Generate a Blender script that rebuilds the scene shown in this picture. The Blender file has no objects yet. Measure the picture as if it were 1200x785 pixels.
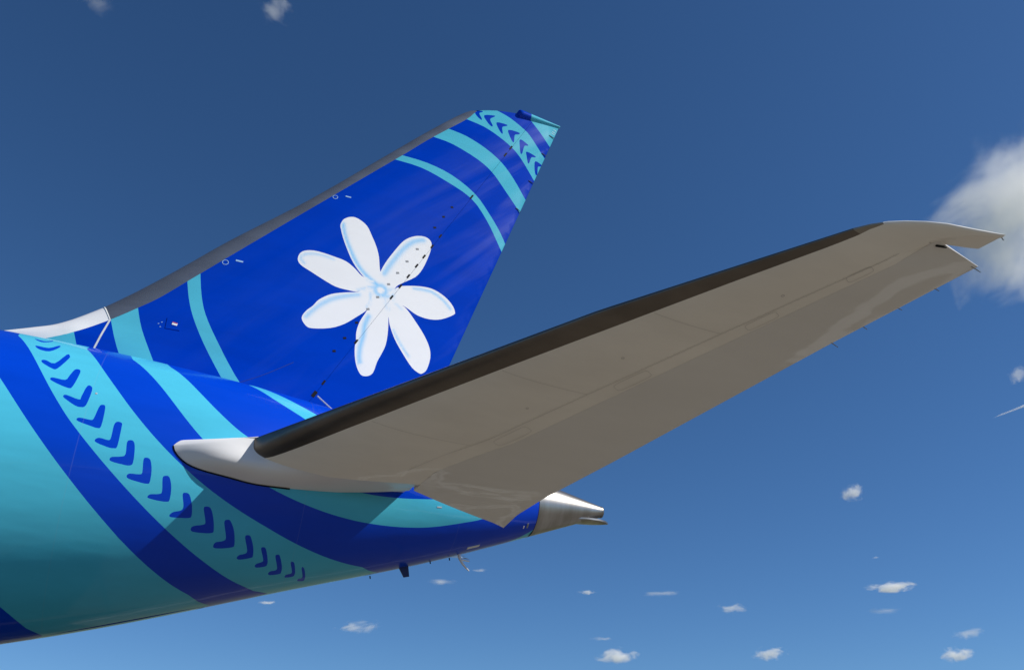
import bpy, math, random
import numpy as np
from mathutils import Vector, Matrix, noise
from mathutils.geometry import delaunay_2d_cdt
random.seed(3)
scene = bpy.context.scene
R = math.radians

# ---------- camera, sky, sun, exposure ----------
CAM = np.array((-8.29926, -15.41420, 1.44831))
cam_d = bpy.data.cameras.new('camera'); cam = bpy.data.objects.new('camera', cam_d)
scene.collection.objects.link(cam); scene.camera = cam
rt, up, fw = Vector((.92345798, -.38361822, .00790024)), Vector((-.19142306, -.44275996, .87596851)), Vector((.33253958, .8104324, .48230359))
cam.matrix_world = Matrix(((rt.x, up.x, -fw.x, CAM[0]), (rt.y, up.y, -fw.y, CAM[1]), (rt.z, up.z, -fw.z, CAM[2]), (0, 0, 0, 1)))
cam_d.sensor_width = 36; cam_d.lens = 1017.57/1200*36
cam_d.clip_start = .1; cam_d.clip_end = 30000

SUN_AZ, SUN_EL = R(33), R(41)        # azimuth from +X (aft) towards -Y (port)
sdir = Vector((math.cos(SUN_AZ)*math.cos(SUN_EL), -math.sin(SUN_AZ)*math.cos(SUN_EL), math.sin(SUN_EL)))
sd = bpy.data.lights.new('sun', 'SUN'); sd.energy = 5.0; sd.angle = R(.53); sd.color = (1, .955, .88)
so = bpy.data.objects.new('sun', sd); scene.collection.objects.link(so)
so.rotation_euler = sdir.to_track_quat('Z', 'Y').to_euler()
w = bpy.data.worlds.new('World'); scene.world = w; w.use_nodes = True
nt = w.node_tree; nt.nodes.clear()
sky = nt.nodes.new('ShaderNodeTexSky'); sky.sky_type = 'NISHITA'; sky.sun_disc = False
sky.sun_elevation = SUN_EL
sky.sun_rotation = math.atan2(sdir.x, sdir.y)
sky.altitude = 2200; sky.air_density = 1.0; sky.dust_density = 1.1; sky.ozone_density = 6.0
hs = nt.nodes.new('ShaderNodeHueSaturation'); hs.inputs['Saturation'].default_value = 1.10; hs.inputs['Value'].default_value = 1
bg = nt.nodes.new('ShaderNodeBackground'); bg.inputs['Strength'].default_value = .083
wo = nt.nodes.new('ShaderNodeOutputWorld')
nt.links.new(sky.outputs[0], hs.inputs['Color']); mg = nt.nodes.new('ShaderNodeMix'); mg.data_type = 'RGBA'; mg.blend_type = 'MULTIPLY'; mg.inputs[0].default_value = 1
nt.links.new(hs.outputs[0], mg.inputs[6]); mg.inputs[7].default_value = (.96, 1.06, 1.10, 1); nt.links.new(mg.outputs[2], bg.inputs[0]); nt.links.new(bg.outputs[0], wo.inputs[0])
scene.view_settings.view_transform = 'Standard'; scene.view_settings.look = 'None'
scene.view_settings.exposure = .15; scene.view_settings.gamma = 1; scene.view_settings.use_curve_mapping = False
scene.render.engine = 'CYCLES'
cy = scene.cycles
cy.use_denoising = True; cy.max_bounces = 16; cy.volume_bounces = 14; cy.volume_step_rate = 1.5; cy.volume_max_steps = 128
cy.use_adaptive_sampling = True; cy.adaptive_threshold = .01

# ---------- measured outlines: (X, angle from the crown) on the fuselage, (X, Z) on the fin ----------
E_A_r=[(-10.824,1.184),(-10.544,1.351),(-10.260,1.500),(-9.896,1.672),(-9.517,1.844),(-8.946,2.091),(-8.333,2.393),(-8.279,2.417),(-7.902,2.636),(-7.689,2.789)]
E_A_l=[(-10.148,2.631),(-9.948,2.781),(-9.817,2.911)]
E_B_l=[(-10.926,0.604),(-10.579,0.963),(-10.270,1.183),(-9.971,1.355),(-9.739,1.472),(-9.378,1.631),(-8.983,1.796),(-8.618,1.948),(-8.223,2.116),(-7.900,2.272),(-7.555,2.429),(-7.248,2.568),(-6.938,2.771)]
E_B_r=[(-9.931,0.614),(-9.745,0.845),(-9.524,1.022),(-9.191,1.231),(-8.846,1.415),(-8.410,1.590),(-7.971,1.768),(-7.961,1.783),(-7.536,1.909),(-7.044,2.051),(-6.534,2.203),(-6.890,2.112),(-6.464,2.246),(-5.953,2.425),(-5.285,2.664),(-4.923,2.829)]
E_C_l=[(-9.226,0.639),(-8.868,0.945),(-8.452,1.202),(-8.143,1.360),(-8.165,1.358),(-7.923,1.467),(-7.746,1.566),(-7.356,1.659),(-6.948,1.786),(-6.470,1.905),(-5.948,2.025),(-5.483,2.099),(-5.545,2.078),(-5.227,2.129),(-4.904,2.175),(-4.510,2.217),(-4.143,2.242),(-3.841,2.245),(-3.573,2.226),(-3.230,2.192),(-2.950,2.152)]
E_C_r=[(-8.629,0.611),(-8.325,0.869),(-8.323,0.859),(-8.101,1.014),(-7.852,1.158),(-7.560,1.300),(-7.302,1.403),(-6.830,1.531),(-6.244,1.640),(-5.556,1.786),(-5.289,1.811),(-5.443,1.789),(-5.220,1.816),(-4.997,1.831),(-4.674,1.838),(-4.346,1.834),(-4.011,1.815),(-3.771,1.796)]
E_D_l=[(-7.302,0.527),(-6.882,0.807),(-6.358,1.026)]
E_D_r=[(-7.047,0.507),(-6.602,0.715),(-6.122,0.902)]
CHEV=[[(-10.695,0.600),(-10.671,0.602),(-10.626,0.613),(-10.587,0.620),(-10.560,0.621),(-10.538,0.618),(-10.516,0.610),(-10.493,0.587),(-10.473,0.553),(-10.460,0.529),(-10.451,0.542),(-10.448,0.572),(-10.456,0.598),(-10.479,0.623),(-10.512,0.647),(-10.544,0.661),(-10.571,0.663),(-10.597,0.658),(-10.623,0.650),(-10.653,0.635),(-10.684,0.614)],
[(-10.606,0.760),(-10.562,0.759),(-10.489,0.764),(-10.424,0.761),(-10.380,0.736),(-10.346,0.698),(-10.321,0.671),(-10.301,0.667),(-10.289,0.679),(-10.290,0.703),(-10.309,0.744),(-10.344,0.789),(-10.385,0.817),(-10.432,0.825),(-10.485,0.822),(-10.530,0.814),(-10.570,0.799),(-10.602,0.777)],
[(-10.422,0.953),(-10.412,0.947),(-10.394,0.944),(-10.368,0.944),(-10.329,0.954),(-10.283,0.967),(-10.239,0.963),(-10.202,0.926),(-10.168,0.865),(-10.142,0.816),(-10.121,0.805),(-10.105,0.815),(-10.094,0.829),(-10.086,0.838),(-10.083,0.851),(-10.090,0.876),(-10.112,0.925),(-10.145,0.980),(-10.176,1.017),(-10.197,1.030),(-10.215,1.031),(-10.242,1.026),(-10.291,1.015),(-10.349,0.998),(-10.394,0.983),(-10.415,0.971),(-10.423,0.961)],
[(-10.213,1.121),(-10.210,1.117),(-10.197,1.113),(-10.172,1.112),(-10.125,1.114),(-10.066,1.118),(-10.019,1.116),(-9.999,1.105),(-9.992,1.087),(-9.985,1.067),(-9.974,1.044),(-9.962,1.018),(-9.948,0.997),(-9.930,0.987),(-9.909,0.984),(-9.891,0.986),(-9.877,0.990),(-9.867,0.999),(-9.862,1.021),(-9.866,1.067),(-9.877,1.121),(-9.891,1.160),(-9.902,1.178),(-9.915,1.185),(-9.948,1.185),(-10.019,1.176),(-10.109,1.160),(-10.177,1.145),(-10.206,1.136),(-10.214,1.128)],
[(-9.970,1.252),(-9.966,1.247),(-9.954,1.244),(-9.929,1.244),(-9.875,1.251),(-9.806,1.262),(-9.755,1.266),(-9.739,1.263),(-9.740,1.254),(-9.739,1.238),(-9.731,1.210),(-9.722,1.173),(-9.710,1.145),(-9.696,1.133),(-9.679,1.131),(-9.663,1.134),(-9.648,1.140),(-9.634,1.150),(-9.626,1.172),(-9.626,1.215),(-9.633,1.266),(-9.644,1.303),(-9.660,1.318),(-9.680,1.323),(-9.703,1.324),(-9.726,1.325),(-9.752,1.323),(-9.787,1.317),(-9.840,1.304),(-9.902,1.286),(-9.948,1.272),(-9.968,1.263),(-9.973,1.257)],
[(-9.713,1.414),(-9.709,1.409),(-9.697,1.404),(-9.674,1.402),(-9.631,1.403),(-9.577,1.407),(-9.533,1.409),(-9.513,1.408),(-9.503,1.405),(-9.495,1.393),(-9.486,1.367),(-9.478,1.331),(-9.469,1.302),(-9.458,1.288),(-9.446,1.283),(-9.432,1.282),(-9.416,1.281),(-9.398,1.284),(-9.385,1.302),(-9.376,1.347),(-9.371,1.403),(-9.373,1.444),(-9.382,1.459),(-9.395,1.462),(-9.415,1.461),(-9.441,1.461),(-9.472,1.457),(-9.512,1.452),(-9.569,1.445),(-9.634,1.437),(-9.683,1.429),(-9.706,1.423),(-9.713,1.419)],
[(-9.409,1.545),(-9.402,1.538),(-9.386,1.531),(-9.361,1.527),(-9.319,1.529),(-9.268,1.535),(-9.229,1.537),(-9.213,1.533),(-9.209,1.524),(-9.207,1.510),(-9.208,1.485),(-9.211,1.453),(-9.211,1.427),(-9.204,1.412),(-9.192,1.403),(-9.177,1.398),(-9.157,1.397),(-9.133,1.399),(-9.115,1.404),(-9.107,1.408),(-9.104,1.414),(-9.102,1.433),(-9.098,1.477),(-9.095,1.532),(-9.097,1.572),(-9.105,1.587),(-9.118,1.589),(-9.135,1.589),(-9.157,1.590),(-9.183,1.589),(-9.218,1.586),(-9.267,1.579),(-9.325,1.571),(-9.370,1.563),(-9.395,1.557),(-9.406,1.551)],
[(-9.158,1.663),(-9.157,1.658),(-9.149,1.652),(-9.131,1.647),(-9.094,1.645),(-9.047,1.643),(-9.008,1.640),(-8.985,1.637),(-8.972,1.632),(-8.965,1.620),(-8.968,1.597),(-8.978,1.566),(-8.982,1.542),(-8.978,1.530),(-8.969,1.525),(-8.955,1.523),(-8.936,1.521),(-8.913,1.523),(-8.893,1.531),(-8.878,1.544),(-8.866,1.563),(-8.857,1.585),(-8.848,1.616),(-8.841,1.650),(-8.840,1.676),(-8.846,1.689),(-8.858,1.694),(-8.878,1.697),(-8.906,1.698),(-8.943,1.696),(-8.984,1.692),(-9.034,1.688),(-9.088,1.683),(-9.129,1.677),(-9.149,1.673),(-9.157,1.668)],
[(-8.886,1.767),(-8.884,1.761),(-8.874,1.755),(-8.854,1.750),(-8.815,1.750),(-8.765,1.752),(-8.725,1.752),(-8.704,1.751),(-8.693,1.749),(-8.688,1.739),(-8.693,1.713),(-8.704,1.679),(-8.709,1.653),(-8.705,1.640),(-8.695,1.636),(-8.681,1.635),(-8.661,1.635),(-8.637,1.639),(-8.615,1.649),(-8.597,1.669),(-8.580,1.695),(-8.568,1.721),(-8.561,1.749),(-8.558,1.778),(-8.559,1.799),(-8.564,1.810),(-8.574,1.813),(-8.593,1.814),(-8.622,1.813),(-8.660,1.810),(-8.702,1.805),(-8.753,1.799),(-8.808,1.792),(-8.850,1.785),(-8.873,1.779),(-8.883,1.773)],
[(-8.550,1.900),(-8.546,1.895),(-8.535,1.889),(-8.516,1.884),(-8.480,1.883),(-8.435,1.883),(-8.399,1.881),(-8.380,1.879),(-8.370,1.874),(-8.367,1.862),(-8.374,1.835),(-8.389,1.799),(-8.397,1.772),(-8.393,1.759),(-8.382,1.755),(-8.368,1.754),(-8.349,1.752),(-8.326,1.754),(-8.304,1.763),(-8.283,1.782),(-8.264,1.809),(-8.250,1.836),(-8.241,1.867),(-8.237,1.899),(-8.239,1.923),(-8.246,1.933),(-8.259,1.935),(-8.282,1.935),(-8.321,1.934),(-8.370,1.930),(-8.417,1.926),(-8.459,1.921),(-8.499,1.916),(-8.528,1.912),(-8.544,1.908),(-8.550,1.904)],
[(-8.197,2.028),(-8.187,2.021),(-8.169,2.013),(-8.146,2.007),(-8.115,2.004),(-8.080,2.002),(-8.053,1.998),(-8.037,1.991),(-8.029,1.981),(-8.029,1.966),(-8.041,1.940),(-8.061,1.908),(-8.073,1.884),(-8.070,1.873),(-8.058,1.869),(-8.043,1.869),(-8.023,1.869),(-7.999,1.873),(-7.976,1.883),(-7.953,1.904),(-7.930,1.932),(-7.911,1.960),(-7.898,1.988),(-7.889,2.016),(-7.886,2.038),(-7.889,2.049),(-7.898,2.053),(-7.921,2.055),(-7.967,2.056),(-8.027,2.053),(-8.080,2.051),(-8.121,2.049),(-8.154,2.047),(-8.179,2.044),(-8.194,2.040),(-8.199,2.034)],
[(-7.861,2.140),(-7.859,2.132),(-7.852,2.124),(-7.832,2.118),(-7.792,2.114),(-7.740,2.113),(-7.700,2.110),(-7.678,2.107),(-7.669,2.103),(-7.670,2.090),(-7.687,2.059),(-7.715,2.019),(-7.733,1.989),(-7.733,1.976),(-7.723,1.971),(-7.707,1.970),(-7.687,1.970),(-7.661,1.973),(-7.635,1.983),(-7.612,2.002),(-7.589,2.029),(-7.569,2.058),(-7.550,2.091),(-7.534,2.127),(-7.525,2.156),(-7.523,2.171),(-7.529,2.177),(-7.548,2.181),(-7.586,2.182),(-7.636,2.180),(-7.687,2.176),(-7.738,2.172),(-7.789,2.167),(-7.828,2.161),(-7.849,2.154),(-7.858,2.147)],
[(-7.484,2.287),(-7.481,2.278),(-7.472,2.269),(-7.456,2.261),(-7.426,2.259),(-7.388,2.258),(-7.357,2.255),(-7.337,2.251),(-7.323,2.245),(-7.322,2.227),(-7.342,2.188),(-7.373,2.138),(-7.394,2.101),(-7.393,2.085),(-7.382,2.079),(-7.367,2.078),(-7.349,2.076),(-7.327,2.078),(-7.304,2.089),(-7.276,2.112),(-7.245,2.143),(-7.219,2.178),(-7.198,2.218),(-7.180,2.262),(-7.171,2.295),(-7.172,2.312),(-7.182,2.318),(-7.206,2.321),(-7.250,2.323),(-7.307,2.323),(-7.358,2.322),(-7.400,2.319),(-7.436,2.316),(-7.463,2.311),(-7.478,2.304),(-7.484,2.296)],
[(-7.091,2.425),(-7.086,2.417),(-7.076,2.409),(-7.061,2.402),(-7.037,2.399),(-7.009,2.398),(-6.985,2.395),(-6.968,2.391),(-6.956,2.384),(-6.956,2.366),(-6.978,2.325),(-7.012,2.276),(-7.034,2.239),(-7.034,2.223),(-7.024,2.218),(-7.010,2.218),(-6.994,2.218),(-6.974,2.221),(-6.951,2.234),(-6.926,2.262),(-6.898,2.300),(-6.875,2.337),(-6.860,2.370),(-6.851,2.402),(-6.848,2.426),(-6.848,2.439),(-6.855,2.443),(-6.875,2.446),(-6.922,2.450),(-6.982,2.452),(-7.030,2.452),(-7.055,2.449),(-7.069,2.445),(-7.078,2.441),(-7.087,2.436),(-7.091,2.431)],
[(-6.780,2.544),(-6.779,2.536),(-6.771,2.527),(-6.757,2.520),(-6.733,2.516),(-6.704,2.512),(-6.681,2.507),(-6.670,2.502),(-6.667,2.496),(-6.673,2.478),(-6.695,2.441),(-6.727,2.395),(-6.747,2.362),(-6.746,2.348),(-6.734,2.345),(-6.720,2.346),(-6.706,2.347),(-6.689,2.352),(-6.670,2.367),(-6.647,2.400),(-6.621,2.445),(-6.601,2.485),(-6.590,2.512),(-6.586,2.532),(-6.587,2.548),(-6.591,2.559),(-6.600,2.566),(-6.619,2.570),(-6.656,2.572),(-6.702,2.572),(-6.740,2.569),(-6.762,2.563),(-6.774,2.553)],
[(-6.532,2.668),(-6.528,2.659),(-6.517,2.650),(-6.500,2.643),(-6.474,2.642),(-6.442,2.643),(-6.419,2.639),(-6.409,2.633),(-6.407,2.623),(-6.414,2.600),(-6.437,2.556),(-6.469,2.503),(-6.489,2.465),(-6.491,2.448),(-6.482,2.443),(-6.470,2.443),(-6.456,2.442),(-6.440,2.445),(-6.420,2.461),(-6.393,2.498),(-6.362,2.549),(-6.338,2.597),(-6.326,2.633),(-6.321,2.663),(-6.321,2.686),(-6.323,2.699),(-6.330,2.705),(-6.350,2.708),(-6.393,2.709),(-6.449,2.707),(-6.494,2.702),(-6.517,2.692),(-6.528,2.680)],
[(-6.240,2.762),(-6.239,2.753),(-6.233,2.743),(-6.221,2.736),(-6.200,2.734),(-6.174,2.734),(-6.154,2.730),(-6.144,2.726),(-6.140,2.718),(-6.145,2.698),(-6.166,2.654),(-6.194,2.602),(-6.212,2.566),(-6.211,2.552),(-6.201,2.549),(-6.189,2.552),(-6.175,2.557),(-6.160,2.566),(-6.144,2.585),(-6.125,2.619),(-6.105,2.666),(-6.089,2.707),(-6.082,2.733),(-6.079,2.751),(-6.080,2.766),(-6.082,2.779),(-6.089,2.788),(-6.105,2.793),(-6.139,2.794),(-6.184,2.792),(-6.218,2.787),(-6.234,2.780),(-6.239,2.771)],
[(-5.995,2.886),(-5.995,2.876),(-5.992,2.866),(-5.985,2.858),(-5.970,2.857),(-5.951,2.858),(-5.938,2.854),(-5.931,2.847),(-5.930,2.834),(-5.936,2.809),(-5.957,2.760),(-5.984,2.704),(-6.000,2.665),(-5.999,2.651),(-5.990,2.650),(-5.978,2.655),(-5.967,2.664),(-5.954,2.679),(-5.939,2.701),(-5.922,2.735),(-5.903,2.778),(-5.887,2.819),(-5.878,2.849),(-5.874,2.875),(-5.873,2.896),(-5.873,2.914),(-5.877,2.927),(-5.889,2.934),(-5.915,2.932),(-5.948,2.924),(-5.974,2.915),(-5.987,2.906),(-5.993,2.896)]]
CYP=[(-1.744,2.909),(-1.602,2.711),(-1.487,2.596),(-1.452,2.892)]
FF1_l=[(-3.293,16.301),(-3.172,16.269),(-2.996,16.233),(-2.824,16.193),(-2.676,16.142),(-2.534,16.082),(-2.401,16.020),(-2.278,15.958),(-2.165,15.893),(-2.062,15.825),(-1.975,15.760),(-1.899,15.690),(-1.816,15.600),(-1.713,15.468),(-1.604,15.315),(-1.515,15.188),(-1.455,15.103),(-1.415,15.041),(-1.391,14.997)]
FF1_u=[(-2.531,16.875),(-2.522,16.872),(-2.506,16.868),(-2.460,16.853),(-2.372,16.827),(-2.253,16.793),(-2.128,16.747),(-1.994,16.682),(-1.854,16.607),(-1.734,16.538),(-1.656,16.489),(-1.600,16.443),(-1.533,16.371),(-1.434,16.249),(-1.323,16.102),(-1.226,15.976),(-1.150,15.880),(-1.092,15.796),(-1.053,15.737)]
FF0_l=[(-1.737,17.114),(-1.704,17.079),(-1.654,17.027),(-1.587,16.956),(-1.494,16.857),(-1.383,16.742),(-1.279,16.633),(-1.190,16.533),(-1.110,16.436),(-1.040,16.351),(-0.980,16.276),(-0.934,16.204),(-0.902,16.154)]
FF2_l=[(-4.138,15.460),(-4.130,15.459),(-4.112,15.454),(-4.056,15.438),(-3.941,15.416),(-3.784,15.392),(-3.607,15.352),(-3.403,15.285),(-3.177,15.204),(-2.977,15.124),(-2.823,15.049),(-2.697,14.971),(-2.580,14.881),(-2.472,14.778),(-2.374,14.663),(-2.267,14.535),(-2.134,14.379),(-1.991,14.211),(-1.878,14.075),(-1.813,13.988),(-1.780,13.928),(-1.760,13.888)]
FF2_u=[(-3.786,15.850),(-3.777,15.847),(-3.758,15.841),(-3.702,15.822),(-3.587,15.794),(-3.430,15.762),(-3.265,15.722),(-3.100,15.666),(-2.926,15.599),(-2.761,15.525),(-2.610,15.447),(-2.467,15.361),(-2.334,15.263),(-2.214,15.152),(-2.103,15.030),(-1.994,14.897),(-1.877,14.737),(-1.763,14.567),(-1.671,14.430),(-1.614,14.335),(-1.579,14.272),(-1.556,14.232)]
FF3_l=[(-5.056,14.486),(-5.042,14.483),(-5.016,14.475),(-4.939,14.457),(-4.780,14.435),(-4.567,14.415),(-4.351,14.385),(-4.154,14.338),(-3.956,14.277),(-3.751,14.205),(-3.525,14.127),(-3.291,14.038),(-3.084,13.928),(-2.920,13.786),(-2.784,13.622),(-2.663,13.455),(-2.553,13.286),(-2.459,13.114),(-2.374,12.958),(-2.295,12.815),(-2.229,12.684),(-2.187,12.590)]
FF3_u=[(-4.885,14.659),(-4.871,14.655),(-4.843,14.648),(-4.767,14.631),(-4.612,14.612),(-4.405,14.594),(-4.193,14.568),(-3.993,14.530),(-3.790,14.482),(-3.589,14.415),(-3.384,14.324),(-3.182,14.215),(-3.002,14.096),(-2.860,13.969),(-2.741,13.831),(-2.627,13.687),(-2.507,13.534),(-2.392,13.376),(-2.293,13.224),(-2.210,13.069),(-2.144,12.916),(-2.103,12.805)]
FF4_l=[(-8.720,10.273),(-8.717,10.263),(-8.713,10.243),(-8.700,10.189),(-8.678,10.085),(-8.648,9.951),(-8.612,9.815),(-8.573,9.688),(-8.527,9.558),(-8.467,9.417),(-8.391,9.261),(-8.301,9.094),(-8.199,8.920),(-8.075,8.729),(-7.938,8.527),(-7.812,8.346),(-7.695,8.191),(-7.589,8.058),(-7.515,7.968)]
FF4_r=[(-8.517,10.504),(-8.516,10.494),(-8.513,10.472),(-8.501,10.406),(-8.477,10.272),(-8.444,10.101),(-8.407,9.938),(-8.370,9.803),(-8.328,9.673),(-8.272,9.537),(-8.201,9.394),(-8.116,9.245),(-8.009,9.072),(-7.867,8.854),(-7.704,8.614),(-7.553,8.403),(-7.414,8.236),(-7.286,8.100),(-7.197,8.008)]
FF5_l=[(-9.839,9.191),(-9.834,9.176),(-9.826,9.150),(-9.807,9.094),(-9.772,8.994),(-9.727,8.867),(-9.682,8.747),(-9.639,8.646),(-9.596,8.550),(-9.549,8.455),(-9.493,8.350),(-9.433,8.247),(-9.392,8.175)]
FF5_r=[(-9.441,9.500),(-9.440,9.494),(-9.437,9.479),(-9.419,9.422),(-9.384,9.305),(-9.335,9.153),(-9.269,8.983),(-9.173,8.783),(-9.061,8.573),(-8.966,8.399),(-8.894,8.279),(-8.838,8.194),(-8.800,8.138)]
FF6_r=[(-10.361,8.815),(-10.353,8.794),(-10.341,8.763),(-10.323,8.716),(-10.299,8.655),(-10.269,8.580),(-10.238,8.503),(-10.201,8.416),(-10.163,8.326),(-10.136,8.263)]
FCHEV=[[(-3.067,16.632),(-3.055,16.661),(-3.031,16.675),(-3.000,16.686),(-2.959,16.700),(-2.913,16.713),(-2.878,16.717),(-2.860,16.713),(-2.855,16.700),(-2.861,16.683),(-2.887,16.666),(-2.925,16.645),(-2.947,16.610),(-2.934,16.551),(-2.903,16.484),(-2.881,16.434),(-2.881,16.407),(-2.890,16.394),(-2.908,16.395),(-2.937,16.412),(-2.974,16.444),(-3.007,16.482),(-3.036,16.528),(-3.059,16.584)],
[(-2.827,16.573),(-2.756,16.616),(-2.645,16.645),(-2.562,16.662),(-2.535,16.662),(-2.537,16.647),(-2.552,16.624),(-2.588,16.590),(-2.638,16.548),(-2.667,16.499),(-2.653,16.439),(-2.618,16.374),(-2.595,16.324),(-2.596,16.294),(-2.610,16.278),(-2.631,16.277),(-2.661,16.293),(-2.698,16.325),(-2.735,16.369),(-2.780,16.432),(-2.824,16.508)],
[(-2.494,16.460),(-2.418,16.486),(-2.304,16.494),(-2.220,16.493),(-2.195,16.486),(-2.200,16.470),(-2.219,16.448),(-2.255,16.426),(-2.303,16.399),(-2.337,16.362),(-2.339,16.306),(-2.327,16.241),(-2.319,16.190),(-2.323,16.162),(-2.332,16.149),(-2.347,16.152),(-2.371,16.173),(-2.401,16.211),(-2.429,16.259),(-2.465,16.325),(-2.498,16.402)],
[(-2.169,16.345),(-2.082,16.371),(-1.955,16.377),(-1.864,16.373),(-1.844,16.358),(-1.862,16.333),(-1.887,16.308),(-1.919,16.294),(-1.958,16.281),(-1.989,16.250),(-1.999,16.185),(-2.000,16.102),(-2.004,16.040),(-2.014,16.011),(-2.026,16.001),(-2.042,16.008),(-2.065,16.035),(-2.092,16.079),(-2.117,16.132),(-2.149,16.203),(-2.179,16.284)],
[(-1.836,16.179),(-1.771,16.173),(-1.682,16.133),(-1.618,16.098),(-1.601,16.081),(-1.610,16.069),(-1.627,16.056),(-1.652,16.048),(-1.686,16.039),(-1.716,16.009),(-1.737,15.935),(-1.754,15.840),(-1.770,15.769),(-1.788,15.736),(-1.804,15.726),(-1.819,15.744),(-1.831,15.800),(-1.841,15.884),(-1.847,15.966),(-1.854,16.049),(-1.857,16.131)],
[(-1.649,15.867),(-1.575,15.866),(-1.473,15.844),(-1.400,15.822),(-1.382,15.807),(-1.394,15.793),(-1.415,15.778),(-1.443,15.770),(-1.481,15.762),(-1.514,15.738),(-1.536,15.679),(-1.554,15.604),(-1.570,15.548),(-1.584,15.523),(-1.597,15.516),(-1.609,15.533),(-1.623,15.582),(-1.637,15.654),(-1.647,15.722),(-1.660,15.780),(-1.668,15.834)],
[(-1.398,15.672),(-1.340,15.675),(-1.264,15.647),(-1.212,15.618),(-1.208,15.597),(-1.228,15.578),(-1.252,15.560),(-1.275,15.553),(-1.301,15.548),(-1.321,15.521),(-1.330,15.449),(-1.332,15.355),(-1.338,15.285),(-1.353,15.254),(-1.371,15.246),(-1.387,15.260),(-1.402,15.302),(-1.414,15.367),(-1.420,15.438),(-1.423,15.522),(-1.420,15.613)]]
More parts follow.
